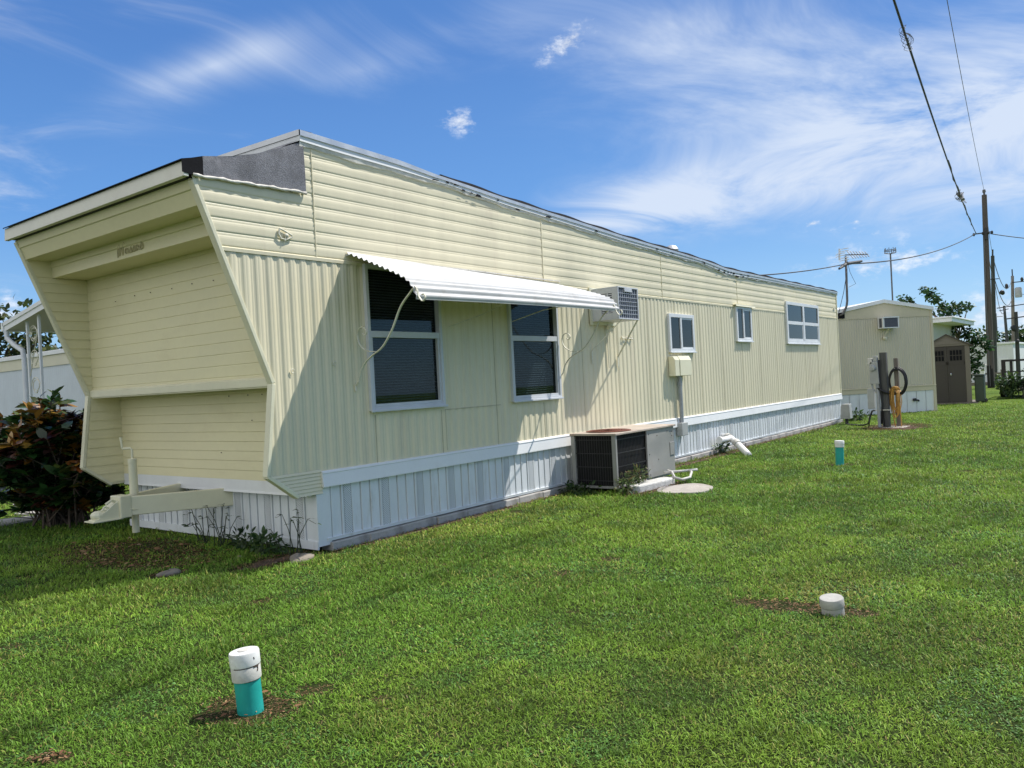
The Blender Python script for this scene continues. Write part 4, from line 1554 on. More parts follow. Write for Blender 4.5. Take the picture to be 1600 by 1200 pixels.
b.quad(q2(-.03, -.04, .845), q2(W2, -.04, .845), q2(W2, -.02, .85), q2(-.03, -.02, .85))
b.build('belt_rail', M['t2_cream'], h2)
b = MB()
for (sa, sb) in ((-.06, W2 / 2), (W2 / 2, W2 + .06)):
    for (n0, n1, dz0, dz1) in ((-.06, -.06, .05, -.06),):
        b.quad(q2(sa, n0, roofz(sa) + dz0), q2(sb, n0, roofz(sb) + dz0), q2(sb, n0, roofz(sb) + dz1), q2(sa, n0, roofz(sa) + dz1))
    b.quad(q2(sa, -.06, roofz(sa) + .05), q2(sb, -.06, roofz(sb) + .05), q2(sb, L2, roofz(sb) + .05), q2(sa, L2, roofz(sa) + .05))
    b.quad(q2(sa, -.06, roofz(sa) - .06), q2(sb, -.06, roofz(sb) - .06), q2(sb, .0, roofz(sb) - .06), q2(sa, .0, roofz(sa) - .06))
for sa in (-.06, W2 + .06): b.quad(q2(sa, -.06, roofz(sa) + .05), q2(sa, L2, roofz(sa) + .05), q2(sa, L2, roofz(sa) - .08), q2(sa, -.06, roofz(sa) - .08))
b.build('roof', M['roofwhite'], h2)
b = MB()
for i in range(10):
    s0, s1 = W2 * i / 10, W2 * (i + 1) / 10
    b.quad(q2(s0 + .008, .012, .0), q2(s1 - .008, .012, .0), q2(s1 - .008, .002, .70), q2(s0 + .008, .002, .70))
obox(b, 0.01, W2 - .01, .03, .05, .0, .69)
obox(b, 0.0, .02, .05, L2, .0, .69)
b.build('skirting', M['skirt'], h2)
b = MB()
obox(b, -.03, .05, -.025, .06, .0, 3.28)
b.build('corner_trim', M['t2_cream'], h2)
b = MB()
obox(b, W2 - .05, W2 + .02, -.025, .06, .68, 3.28)
b.build('corner_trim', M['t2_cream'], h2)
b = MB()
b.tube([q2(.75, .0, .40), q2(.75, -.08, .40)], .05, 8)
b.tube([q2(.62, .0, .38), q2(.62, -.06, .36)], .03, 8)
b.build('vent_stub', M['rubber'], h2)

a2 = empty('window_air_conditioner', q2(1.6, 0, 2.7), 'small white air conditioner high on the end wall of the smaller home', 'air conditioner')
b = MB()
obox(b, 1.34, 1.88, -.32, -.02, 2.70, 2.73)
obox(b, 1.34, 1.88, -.34, -.02, 3.02, 3.06)
obox(b, 1.34, 1.38, -.32, -.02, 2.73, 3.02)
obox(b, 1.84, 1.88, -.32, -.25, 2.73, 3.02)
obox(b, 1.84, 1.88, -.10, -.02, 2.73, 3.02)
b.build('housing', M['winwhite'], a2)
b = MB()
obox(b, 1.38, 1.84, -.315, -.25, 2.73, 3.02)
obox(b, 1.845, 1.875, -.25, -.10, 2.735, 3.015)
b.build('grille', M['fins'], a2)
b = MB()
b.tube([q2(1.62, -.22, 2.70), q2(1.66, -.08, 2.52), q2(1.68, -.02, 2.45)], .018, 6)
b.blob(q2(1.68, -.06, 2.40), (.06, .06, .06), 4, .2)
b.build('brace', M['iron'], a2)

# antenna mast on that home
an = empty('tv_antenna', q2(3.0, -.1, 3.1), 'rooftop television antenna with many short rods on a bent mast', 'antenna')
am = q2(2.93, -.12, 0)
b = MB()
b.tube([q2(3.16, -.03, 3.18), q2(3.08, -.10, 3.22), q2(2.96, -.12, 3.46), (am[0], am[1], 3.62), q2(2.90, -.12, 5.02)], .035, 8)
b.build('mast', M['wiregrey'], an, smooth=True)
b = MB()
obox(b, 3.0, 3.25, -.05, .0, 3.08, 3.28)
b.build('wall_bracket', M['tar'], an)
b = MB()
top = Vector(q2(2.90, -.12, 5.06))
dirn = (Vector((-.55, .0, 0)) * 0 - u2_).normalized()
b.bar(top - dirn * .05, top + dirn * .75, .03, .03)
for k in range(7):
    p = top + dirn * (.15 + k * .095)
    L = .22 - .012 * k
    w = (ax2 * .75 + Vector((0, 0, .65))).normalized()
    b.tube([p - w * L, p + w * L], .012, 5)
b.build('director_rods', M['wiregrey'], an)
b = MB()
for k in range(6):
    t = -.35 + k * .14
    p = top - dirn * (.06 + .12 * (abs(t) < .2))
    b.tube([p + Vector((0, 0, t * .5)) - ax2 * .26, p + Vector((0, 0, t * .5)) - ax2 * .05 - dirn * .10, p + Vector((0, 0, t * .5)) + ax2 * .26], .013, 5)
b.tube([top - dirn * .22 + Vector((0, 0, -.16)), top - dirn * .20 + Vector((0, 0, .2))], .03, 6)
b.build('reflector', M['winwhite'], an)
b = MB()
b.tube([q2(2.90, -.14, 4.98), q2(2.78, -.12, 4.5), q2(2.6, -.1, 4.15), q2(2.85, -.13, 4.05)], .007, 4)
b.tube([q2(2.92, -.12, 4.4), q2(3.02, -.1, 3.9), q2(3.22, -.06, 3.2)], .010, 4)
b.build('lead_wire', M['wire'], an)

# second thin mast farther back
m2 = empty('antenna_mast', (30, .88, 0), 'tall thin pole topped with a small round omnidirectional antenna', 'antenna')
b = MB()
b.tube([(30, .9, 0), (30, .88, 6.05)], .03, 8)
b.build('mast', M['wiregrey'], m2)
b = MB()
for k in range(8):
    t = 2 * PI * k / 8
    b.tube([(30, .88, 6.02), (30 + .22 * math.cos(t), .88 + .22 * math.sin(t), 6.06), (30 + .20 * math.cos(t), .88 + .20 * math.sin(t), 6.26)], .014, 5)
b.tube([(30 + .22 * math.cos(t), .88 + .22 * math.sin(t), 6.16) for t in np.linspace(0, 2 * PI, 17)], .014, 5, False)
b.build('aerial_ring', M['wiregrey'], m2)

# shed
sh = empty('garden_shed', (27.5, -1.35, 0), 'brown double-door plastic shed with peaked gable by the smaller home', 'shed')
sx0, sx1, sy0, sy1 = 27.40, 29.3, -2.08, -.62
ym = (sy0 + sy1) / 2
b = MB()
b.prism([(sy0, .05), (sy1, .05), (sy1, 2.17), (ym, 2.50), (sy0, 2.17)], 'x', sx0 + .05, sx1)
b.box(sx0, sx0 + .05, sy0, sy0 + .16, .05, 2.10)
b.box(sx0, sx0 + .05, sy1 - .16, sy1, .05, 2.10)
b.prism([(sy0 - .03, 2.10), (sy1 + .03, 2.10), (ym, 2.52)], 'x', sx0 - .02, sx0 + .05)
b.build('wall', M['shed_wall'], sh, bevel=.01)
b = MB()
b.prism([(sy0 + .3, 2.17), (sy1 - .3, 2.17), (ym, 2.39)], 'x', sx0 - .035, sx0 - .022)
b.build('gable_moulding', M['shed_wall'], sh, bevel=.004)
b = MB()
for ya, yb in ((sy0 - .10, ym), (sy1 + .10, ym)):
    za = 2.10
    b.quad((sx0 - .08, ya, za), (sx0 - .08, yb, 2.55), (sx1 + .1, yb, 2.55), (sx1 + .1, ya, za))
    b.quad((sx0 - .08, ya, za - .04), (sx0 - .08, yb, 2.51), (sx1 + .1, yb, 2.51), (sx1 + .1, ya, za - .04))
    b.quad((sx0 - .08, ya, za), (sx0 - .08, yb, 2.55), (sx0 - .08, yb, 2.51), (sx0 - .08, ya, za - .04))
b.build('roof', M['shed_roof'], sh)
for ya, yb in ((sy0 + .165, ym - .006), (ym + .006, sy1 - .165)):
    b = MB()
    b.box(sx0 + .012, sx0 + .045, ya, yb, .08, 2.08)
    b.box(sx0 + .002, sx0 + .012, ya, yb, 1.98, 2.08)
    b.box(sx0 + .002, sx0 + .012, ya, yb, .08, .22)
    b.box(sx0 + .002, sx0 + .012, ya, yb, 1.42, 1.54)
    for y in (ya, yb - .05): b.box(sx0 + .002, sx0 + .012, y, y + .05, .22, 1.98)
    d_ = b.build('door', M['shed_door'], sh)
    b = MB()
    n_ = 4
    wd = (yb - ya - .16) / n_
    for r_ in range(2):
        for k in range(n_):
            b.box(sx0 + .004, sx0 + .0115, ya + .08 + k * wd + .012, ya + .08 + (k + 1) * wd - .012, 1.575 + r_ * .20, 1.745 + r_ * .20)
    b.build('window_lights', M['shed_dark'], d_)
b = MB()
b.blob((sx0 - .02, ym - .10, 1.08), (.03, .025, .05), 3, .1)
b.build('handle', M['alu'], sh)
b = MB()
b.box(sx0 - .12, sx1, sy0 - .22, sy1 + .05, -.02, .052)
b.build('base', M['wood'], sh)
sh.rotation_euler.z = math.radians(10)

# add-on roof behind the shed
t3 = empty('carport', (31, -.4, 0), 'flat white-edged carport roof showing behind the shed gable', 'carport')
b = MB()
b.box(31.0, 37, -1.05, 3.0, 3.14, 3.32)
b.box(30.95, 37.05, -1.12, 3.05, 3.30, 3.36)
b.build('roof', M['roofwhite'], t3, bevel=.01)
b = MB()
b.box(31.3, 36.8, -.30, 2.8, 0, 3.14)
b.build('wall', M['t2_wall'], t3)

# bin beside the shed
bn = empty('rubbish_bin', (27.85, -2.35, 0), 'dark green wheeled rubbish bin tucked beside the shed', 'bin')
b = MB()
b.prism([(27.66, -2.46), (28.04, -2.46), (28.04, -2.16), (27.66, -2.16)], 'z', .06, .98)
b.build('body', M['bin'], bn, bevel=.03)
b = MB()
b.prism([(-2.49, .98), (-2.13, .98), (-2.15, 1.04), (-2.47, 1.04)], 'x', 27.62, 28.08)
b.build('lid', M['bin'], bn, bevel=.015)
b = MB()
for x in (27.70, 28.0): b.tube([(x, -2.42, .09), (x + .05, -2.42, .09)], .09, 12)
b.build('wheels', M['rubber'], bn)


# ------------------------------------------------------------------ utility poles
def pole(x, y, h, r, label, m_='polewood', base=None, lean=(0, 0)):
    e = empty('utility_pole', (x, y, 0), label, 'utility pole', 'wooden utility poles along the lane')
    b = MB()
    b.tube([(x, y, -.1), (x + lean[0] * .5, y + lean[1] * .5, h * .5), (x + lean[0], y + lean[1], h)], [r, r * .86, r * .70], 12)
    b.build('shaft', M[m_], e, smooth='auto')
    if base:
        b = MB()
        b.tube([(x, y, -.1), (x, y, base)], [r * 1.02, r * 1.01], 12)
        b.build('treated_base', M['tarbase'], e, smooth='auto')
    return e


PX, PY, PH = 44.3, -.76, 10.3
p1 = pole(PX, PY, PH, .175, 'tall brown utility pole nearest the lawn with a dark base', 'polewood', 1.2, (0, -.13))
b = MB()
b.tube([(PX, PY - .13, PH), (PX, PY - .13, PH + .28)], .05, 8)
b.lathe([(.09, PH + .14), (.07, PH + .28)], (PX, PY - .13, 0), 8)
b.build('top_pin', M['wiregrey'], p1)
b = MB()
b.bar((PX - .15, PY + .45, 8.27), (PX - .15, PY - .45, 8.27), .05, .06)
for y in (.42, .0, -.25, -.42): b.blob((PX - .22, PY + y, 8.24), (.06, .06, .09), 3, .1)
b.box(PX - .22, PX - .16, PY - .25, PY - .05, 7.9, 8.5)
b.build('hardware', M['wire'], p1)
b = MB()
b.tube([(PX - .19, PY - .06, 8.2), (PX - .20, PY + .0, 5), (PX - .21, PY + .02, .1)], .018, 5)
b.build('ground_wire', M['wiregrey'], p1)

p2 = pole(54.2, .16, 8.1, .15, 'dark greenish utility pole standing close behind the tall brown one', 'darkpole', None, (0, -.22))
b = MB()
b.tube([(54.2, -.06, 8.1), (54.2, -.08, 8.5)], .05, 6)
b.bar((54.1, .2, 6.6), (54.1, -.35, 6.6), .05, .05)
b.blob((54.0, -.5, 5.7), (.15, .15, .15), 4, .2)
b.build('hardware', M['wire'], p2)
p3 = pole(80, 1.55, 8.9, .17, 'distant grey utility pole carrying a transformer can', 'wood', None, (0, -.28))
b = MB()
b.lathe([(.26, 6.9), (.28, 7.0), (.28, 7.7), (.2, 7.8)], (79.7, .85, 0), 12)
b.build('transformer', M['tank'], p3, smooth='auto')
b = MB()
b.tube([(80, 1.27, 8.9), (80, 1.27, 9.5)], .05, 6)
b.bar((79.9, 1.3, 8.3), (79.9, .4, 8.3), .08, .08)
b.blob((79.9, .55, 8.5), (.12, .12, .2), 4, .1)
b.blob((79.9, 1.75, 8.0), (.14, .14, .25), 5, .1)
b.bar((79.9, 2.6, 6.1), (79.9, -.8, 6.35), .08, .08)
b.build('crossarm', M['wire'], p3)
p4 = pole(75, 1.35, 6.0, .14, 'distant leaning utility pole left of the transformer pole', 'darkpole', None, (0, .18))
b = MB()
b.bar((74.9, 1.9, 5.6), (74.9, 1.2, 5.7), .06, .06)
b.build('hardware', M['wire'], p4)
p5 = pole(38, -2.58, 3.65, .10, 'short black utility post at the right edge of the lawn', 'darkpole', None, (0, -.03))
b = MB()
b.bar((37.9, -2.2, 3.35), (37.9, -2.95, 3.4), .05, .05)
b.blob((37.9, -2.50, 2.9), (.10, .10, .14), 4, .2)
b.blob((37.9, -2.62, 2.3), (.08, .08, .10), 5, .2)
b.build('hardware', M['wire'], p5)
p6 = pole(100, 4.9, 6.6, .16, 'farthest thin utility pole over the pale home', 'darkpole')
b = MB()
b.lathe([(.22, 4.9), (.22, 5.6)], (99.7, 5.25, 0), 10)
b.bar((99.9, 5.6, 6.2), (99.9, 4.2, 6.2), .08, .08)
b.build('transformer', M['tank'], p6)


def cable(name, a, bq, sag_, r, label, m_='wire', n=24, group=None):
    a, bq = Vector(a), Vector(bq)
    pts = []
    for i in range(n + 1):
        f = i / n
        p = a.lerp(bq, f)
        p.z -= sag_ * 4 * f * (1 - f)
        pts.append(p)
    b = MB()
    b.tube(pts, r, 6)
    o = b.build(name, M[m_], None, smooth=True, off=tuple(a))
    tag(o, label, 'cable', group)
    return pts


# service drop toward the camera, passing overhead
cx = cable('power_cable', (PX - .2, PY + .30, 8.25), (-14, -6.0, 7.9), .85, .019, 'thick dark overhead cable running from the tall pole toward the viewer', n=60)
b = MB()
for k, i in enumerate((33, 34)):
    pass
pc = min(cx, key=lambda p: abs(p.x - 10.1))
for k in range(5):
    rr = random.Random(k)
    b.tube([(pc.x + .35 * math.cos(t) * (1 + .1 * k) * .8 + rr.uniform(-.02, .02), pc.y + .05 * math.sin(3 * t + k), pc.z - .05 + .12 * math.sin(t) + .03 * k) for t in np.linspace(0, 2 * PI, 17)], .004, 4, False)
tag(b.build('wire_coil', M['wiregrey'], None, off=tuple(pc)), 'loose coil of thin wire tied to the overhead cable', 'wire coil')
pc = min(cx, key=lambda p: abs(p.x - 28))
b = MB()
for k in range(5):
    rr = random.Random(k + 9)
    b.tube([(pc.x + .30 * math.cos(t) + .2 * k - .4, pc.y + .10 * math.sin(2 * t + k), pc.z + .16 * math.sin(t + k)) for t in np.linspace(0, 2 * PI, 13)], .009, 4, False)
b.tube([(pc.x - .6, pc.y, pc.z), (pc.x + .6, pc.y, pc.z - .02)], .06, 6)
tag(b.build('cable_splice', M['wiregrey'], None, off=tuple(pc)), 'bulky splice knot on the overhead cable near the pole', 'splice')
pa = [p for p in cx if 20 < p.x < 40]
b = MB()
b.tube([p + Vector((0, .03 * math.sin(i * 1.3), .05 * math.cos(i * 1.3))) for i, p in enumerate(pa)], .014, 5)
tag(b.build('power_cable', M['wire'], None, off=tuple(pa[0])), 'thin lashing wire twisted round the thick overhead cable', 'cable')
cable('power_cable', (PX, PY - .13, PH + .26), (-14, -6.4, 10.4), .75, .0085, 'thin grey line running overhead from the tip of the tall pole', 'wiregrey', n=50)
# drop to the antenna mast and on to the first home
mast = Vector(q2(2.90, -.12, 4.78))
cable('power_cable', (PX - .2, PY + .40, 8.25), tuple(mast), .35, .022, 'cable sloping from the tall pole down to the antenna mast')
cable('power_cable', tuple(mast), (9.0, 2.2, 3.85), .25, .016, 'cable running from the antenna mast to the roof of the long home')
b = MB()
dd_ = (Vector((PX, PY, 8.25)) - mast).normalized()
b.tube([mast - dd_ * .7 + Vector((0, 0, -.1)), mast, mast + dd_ * 1.6 + Vector((0, 0, -.02))], [.035, .06, .04], 6)
tag(b.build('cable_splice', M['wire'], None, off=tuple(mast)), 'dark taped splice where the cable meets the antenna mast', 'splice')
cable('power_cable', (PX - .1, PY - .3, 8.2), (49, -7.5, 7.6), .3, .022, 'cable running from the tall pole out to the right')
cable('power_cable', (PX, PY - .1, 8.0), (54.2, -.04, 6.6), .3, .018, 'slack cable between the tall pole and the dark pole behind')
cable('power_cable', (PX, PY - .13, 10.2), (54.2, -.06, 8.2), .3, .012, 'thin line from the tall pole tip to the dark pole', 'wiregrey')
cable('power_cable', (54.2, -.06, 8.1), (80, 1.27, 8.9), 1.6, .022, 'upper sagging cable from the dark pole to the transformer pole')
cable('power_cable', (54.2, -.1, 6.6), (80, 1.3, 7.2), 1.3, .026, 'lower sagging cable from the dark pole to the transformer pole')
cable('power_cable', (54.2, -.1, 6.4), (75, 1.5, 5.9), 1.2, .018, 'cable dropping from the dark pole to the leaning pole')
cable('power_cable', (80, .6, 8.5), (84, -8, 8.9), .5, .022, 'cable leaving the transformer pole to the right')
cable('power_cable', (80, .8, 7.2), (84, -8, 7.9), .5, .022, 'lower cable leaving the transformer pole to the right')

# ------------------------------------------------------------------ left background: neighbour's home and carport
nb = empty('mobile_home', (3, 14, 0), 'pale blue neighbouring mobile home behind the croton bush at far left', 'mobile home')
b = MB()
y = 10.5
while y < 17.2:
    b.quad((3.0, y, .5), (2.99, y + .05, .5), (2.99, y + .05, 2.55), (3.0, y, 2.55))
    b.quad((2.99, y + .05, .5), (3.0, y + .1, .5), (3.0, y + .1, 2.55), (2.99, y + .05, 2.55))
    y += .1
b.box(3.01, 14, 10.5, 17.2, .5, 2.85)
b.build('wall', M['nb_wall'], nb)
b = MB()
b.box(2.97, 3.005, 10.48, 17.22, 2.55, 2.80)
b.build('gable_band', M['nb_cream'], nb)
b = MB()
b.box(2.93, 14.1, 10.4, 17.3, 2.80, 2.90)
b.build('roof', M['roofwhite'], nb, bevel=.01)
b = MB()
b.box(3.02, 14, 10.52, 17.18, 0, .5)
b.build('skirting', M['skirt'], nb)

cpt = empty('carport', (1.0, 9.5, 0), 'sloping white carport roof on scrolled iron posts at the left edge', 'carport')
CX = 1.0
zr = lambda y: float(np.interp(y, [7.6, 8.8, 10.42], [3.66, 3.50, 3.25]))
b = MB()
for y0, y1 in ((7.6, 8.8), (8.8, 10.42)):
    b.quad((CX, y0, zr(y0)), (CX, y1, zr(y1)), (CX, y1, zr(y1) - .07), (CX, y0, zr(y0) - .07))
    b.quad((CX + .02, y0, zr(y0) - .07), (CX + .02, y1, zr(y1) - .07), (CX + .02, y1, zr(y1) - .17), (CX + .02, y0, zr(y0) - .17))
    b.quad((CX, y0, zr(y0)), (CX, y1, zr(y1)), (CX + 7, y1, zr(y1)), (CX + 7, y0, zr(y0)))
    b.quad((CX, y0, zr(y0) - .07), (CX, y1, zr(y1) - .07), (CX + .02, y1, zr(y1) - .07), (CX + .02, y0, zr(y0) - .07))
b.box(CX, CX + 7, 10.40, 10.50, zr(10.42) - .16, zr(10.42))
b.build('roof', M['white'], cpt)
b = MB()
b.quad((CX + .02, 7.6, zr(7.6) - .15), (CX + .02, 10.4, zr(10.4) - .15), (CX + 7, 10.4, zr(10.4) - .15), (CX + 7, 7.6, zr(7.6) - .15))
b.build('ceiling', M['t2_cream'], cpt)
b = MB()
for y in (9.62, 9.12): b.box(CX + .10, CX + .14, y - .025, y + .025, 0, zr(y) - .14)
po = b.build('iron_post', M['winwhite'], cpt)
b = MB()
for z in (1.5, 2.0, 2.5, 2.95):
    for sg in (1, -1):
        pts = [(CX + .12, 9.37 + sg * (.22 - .2 * (t / 9)) * math.cos(t) * .9, z + sg * .02 + (.2 - .015 * t) * math.sin(t) * .8) for t in np.linspace(0, 5.5, 16)]
        b.tube(pts, .008, 5)
b.tube([(CX + .12, 9.6, 2.2), (CX + .12, 9.15, 3.1)], .009, 5)
b.build('scroll', M['iron'], po)
b = MB()
b.tube([(CX + .05, 10.38, 3.1), (CX + .05, 10.36, 2.95), (CX + .07, 10.1, 2.80), (CX + .10, 9.82, 2.68), (CX + .10, 9.78, 2.5), (CX + .10, 9.78, .1)], .047, 10)
b.build('downspout', M['winwhite'], cpt, smooth='auto')


# ------------------------------------------------------------------ foliage helpers
def vnoise(x, y, seed=0):
    """smooth 2-D value noise, numpy"""
    xi, yi = np.floor(x).astype(np.int64), np.floor(y).astype(np.int64)
    fx, fy = x - xi, y - yi
    fx, fy = fx * fx * (3 - 2 * fx), fy * fy * (3 - 2 * fy)

    def h(a, b_):
        n = (a * 374761393 + b_ * 668265263 + seed * 974711) & 0x7fffffff
        n = ((n ^ (n >> 13)) * 1274126177) & 0x7fffffff
        return ((n ^ (n >> 16)) & 0xffff) / 65535.0
    return (h(xi, yi) * (1 - fx) + h(xi + 1, yi) * fx) * (1 - fy) + (h(xi, yi + 1) * (1 - fx) + h(xi + 1, yi + 1) * fx) * fy


def fbm(x, y, seed=0, o=4):
    s, a, t = 0, .5, 0
    for k in range(o):
        s = s + a * vnoise(x * 2 ** k, y * 2 ** k, seed + k)
        t += a
        a *= .55
    return s / t


def link_mesh(name, co, faces_flat, loop_start, loop_total, tint, mat_, parent=None, loc=(0, 0, 0)):
    me = bpy.data.meshes.new(name)
    me.vertices.add(len(co))
    me.vertices.foreach_set('co', (co - np.array(loc)).astype(np.float32).ravel())
    me.loops.add(len(faces_flat))
    me.loops.foreach_set('vertex_index', faces_flat.astype(np.int32))
    me.polygons.add(len(loop_start))
    me.polygons.foreach_set('loop_start', loop_start.astype(np.int32))
    me.update(calc_edges=True)
    at = me.attributes.new('tint', 'FLOAT_COLOR', 'POINT')
    rgba = np.ones((len(co), 4), np.float32)
    rgba[:, :3] = tint
    at.data.foreach_set('color', rgba.ravel())
    me.materials.append(mat_)
    o = bpy.data.objects.new(name, me)
    COL.objects.link(o)
    if parent is not None: o.parent = parent
    return o


def leaf_cloud(name, pos, dirs, size, tint, mat_, aspect=.5, fold=.15, parent=None, loc=(0, 0, 0), droop=.2, rng=None):
    """one mesh of pointed leaves: pos (n,3), dirs (n,3) direction of each leaf, size (n,)"""
    rng = rng or np.random.default_rng(1)
    n = len(pos)
    d = dirs / (np.linalg.norm(dirs, axis=1, keepdims=True) + 1e-9)
    r = rng.normal(size=(n, 3)) * .35 + np.array([0, 0, 1.0])
    s = np.cross(d, r)
    s /= (np.linalg.norm(s, axis=1, keepdims=True) + 1e-9)
    u = np.cross(s, d)
    L = size[:, None]
    w = L * aspect * .5
    v = np.empty((n, 6, 3))
    v[:, 0] = pos
    v[:, 1] = pos + d * L * .38 + s * w + u * w * fold
    v[:, 2] = pos + d * L * .38 - s * w + u * w * fold
    v[:, 3] = pos + d * L * .72 + s * w * .78 - u * L * droop * .35
    v[:, 4] = pos + d * L * .72 - s * w * .78 - u * L * droop * .35
    v[:, 5] = pos + d * L - u * L * droop
    base = np.arange(n)[:, None] * 6
    F = np.concatenate([base + np.array([[0, 1, 2]]), base + np.array([[1, 3, 4, 2]]), base + np.array([[3, 5, 4]])], axis=1)
    flat = F.ravel()
    tot = np.tile([3, 4, 3], n)
    st = np.concatenate([[0], np.cumsum(tot)[:-1]])
    return link_mesh(name, v.reshape(-1, 3), flat, st, tot, np.repeat(tint, 6, axis=0), mat_, parent, loc)


def pick(rng, cols, n, jit=.18):
    cols = np.array(cols)
    w = cols[:, 3] / cols[:, 3].sum()
    c = cols[rng.choice(len(cols), n, p=w), :3]
    return np.clip(c * (1 + rng.uniform(-jit, jit, (n, 1))) * (1 + rng.uniform(-.08, .08, (n, 3))), 0, 1)


# ------------------------------------------------------------------ croton bush
BX, BY = -.35, 5.05
bush = empty('croton_bush', (BX, BY, 0), 'dark croton bush with orange and maroon leaves at the left front', 'bush')
rng = np.random.default_rng(5)
stems, tips = MB(), []
for k in range(84):
    a = rng.uniform(0, 2 * PI)
    rr = .98 * math.sqrt(rng.uniform(0, 1))
    hx, hy = BX - .08 + rr * math.cos(a) * .95, BY + rr * math.sin(a) * 1.15
    hz = (1.72 - .75 * (rr / .98) ** 2.2) * rng.uniform(.74, 1.06)
    if hx < BX - .35: hz *= 1.05
    base = Vector((BX + .22 * rng.normal() * .6, BY + .3 * rng.normal() * .6, 0))
    tip = Vector((hx, hy, max(.3, hz)))
    mid = base.lerp(tip, .5) + Vector((rng.normal() * .06, rng.normal() * .06, .12))
    stems.tube([base, mid, tip], [.016, .011, .006], 5)
    tips.append((mid, tip, k))
    # side shoots lower down
    for f in (.22, .4, .6, .8):
        t2 = base.lerp(tip, f) + Vector((rng.normal() * .24, rng.normal() * .24, rng.uniform(-.02, .12)))
        stems.tube([base.lerp(tip, f - .15), t2], [.008, .005], 4)
        tips.append((base.lerp(tip, f), t2, k + 100))
# a tall shoot that stands up beside the fin
for (px_, py_, pz_) in ((.05, 4.62, 1.66), (-.02, 4.70, 1.50), (.16, 4.55, 1.50)):
    stems.tube([(BX + .1, BY - .1, .2), (px_ - .1, py_ + .1, 1.0), (px_, py_, pz_)], [.014, .011, .006], 5)
    tips.append((Vector((px_ - .05, py_ + .05, 1.2)), Vector((px_, py_, pz_)), 7))
stems.build('stem', M['bark'], bush)
P, D, S, C = [], [], [], []
kinds = {'green': [(.018, .055, .014, 5), (.032, .085, .018, 2), (.075, .10, .020, 1)],
         'maroon': [(.055, .014, .012, 4), (.022, .010, .010, 3), (.11, .035, .012, 2), (.014, .03, .010, 2)],
         'gold': [(.26, .13, .018, 3), (.34, .20, .03, 2), (.16, .055, .012, 2), (.05, .06, .014, 2)]}
for mid, tip, k in tips:
    n = 17
    t = rng.uniform(0, 1, n) ** .7
    base = np.array(mid)[None] * (1 - t[:, None]) * .55 + np.array(tip)[None] * (1 - (1 - t[:, None]) * .55)
    ang = np.arange(n) * 2.4 + rng.uniform(0, 6)
    el = rng.uniform(-.25, .75, n) + .35 * t
    d = np.stack([np.cos(ang) * np.cos(el), np.sin(ang) * np.cos(el), np.sin(el)], 1)
    P.append(base)
    D.append(d)
    S.append(rng.uniform(.14, .25, n))
    top = tip.z > 1.15
    kind = rng.choice(['green', 'maroon', 'gold'], p=[.46, .19, .35] if top else [.60, .22, .18])
    C.append(pick(rng, kinds[kind], n, .25))
leaf_cloud('leaves', np.concatenate(P), np.concatenate(D), np.concatenate(S), np.concatenate(C), M['croton'], .46, .25, bush, (BX, BY, 0), .22, rng)


# ------------------------------------------------------------------ trees
def tree(name, x, y, h, r, label, seed, cols, leaf=.16, n_leaf=2600, zb=.35, lobes=9, flat=.8, cat='tree', group=None, trunk=.09):
    rng = np.random.default_rng(seed)
    e = empty(name, (x, y, 0), label, cat, group)
    L = []
    for k in range(lobes):
        a = rng.uniform(0, 2 * PI)
        q = rng.uniform(.15, .75) * r
        z = h * (zb + (1 - zb) * rng.uniform(.15, .85))
        L.append((x + q * math.cos(a), y + q * math.sin(a), z, r * rng.uniform(.28, .55)))
    b = MB()
    b.tube([(x, y, 0), (x + .05 * r, y, h * .3), (x, y + .06 * r, h * .62)], [trunk, trunk * .8, trunk * .4], 7)
    for l in L: b.tube([(x, y, h * zb * .9), ((x + l[0]) / 2, (y + l[1]) / 2, l[2] * .8), l[:3]], [trunk * .5, trunk * .35, trunk * .12], 5)
    b.build('trunk', M['bark'], e)
    P, D = [], []
    per = n_leaf // lobes
    for (lx, ly, lz, lr) in L:
        v = rng.normal(size=(per, 3))
        v /= np.linalg.norm(v, axis=1, keepdims=True)
        rad = lr * rng.uniform(.35, 1.1, (per, 1)) * (1 + .3 * np.sin(v[:, :1] * 5 + seed) * np.cos(v[:, 1:2] * 6))
        P.append(np.array([lx, ly, lz]) + v * rad * np.array([1, 1, flat]))
        D.append(v + rng.normal(size=(per, 3)) * .6)
    P, D = np.concatenate(P), np.concatenate(D)
    leaf_cloud('crown', P, D, rng.uniform(.7, 1.3, len(P)) * leaf, pick(rng, cols, len(P), .3), M['leaf'], .55, .2, e, (x, y, 0), .2, rng)
    return e


GREEN = [(.030, .070, .016, 4), (.050, .095, .020, 2), (.022, .050, .014, 2), (.075, .115, .025, 1)]
OLIVE = [(.050, .075, .020, 4), (.070, .095, .024, 2), (.035, .055, .016, 2), (.10, .11, .03, 1)]
# tree line far beyond the neighbour
far = [(22, 44, 7.6, 4.2), (14, 47, 8.4, 4.6), (7, 45, 7.2, 4.0), (29, 49, 8.0, 4.6), (2, 50, 8.6, 4.6), (36, 47, 7.4, 4.3), (-5, 47, 7.8, 4.4)]
fl_ = ['olive broad tree in the far tree line behind the carport posts', 'dark rounded tree in the far tree line left of the downspout', 'yellowish green tree at the far left of the tree line',
       'tall dark tree of the far line next to the fin', 'distant tree at the left picture edge', 'distant tree hidden mostly by the cream home', 'farthest left tree of the distant line']
for i, (x, y, h, r) in enumerate(far):
    tree('broadleaf_tree', x, y, h, r, fl_[i], 100 + i, OLIVE if i % 2 else GREEN, .42, 2600, .15, 12, .8, group='trees beyond the neighbouring home', trunk=.22)

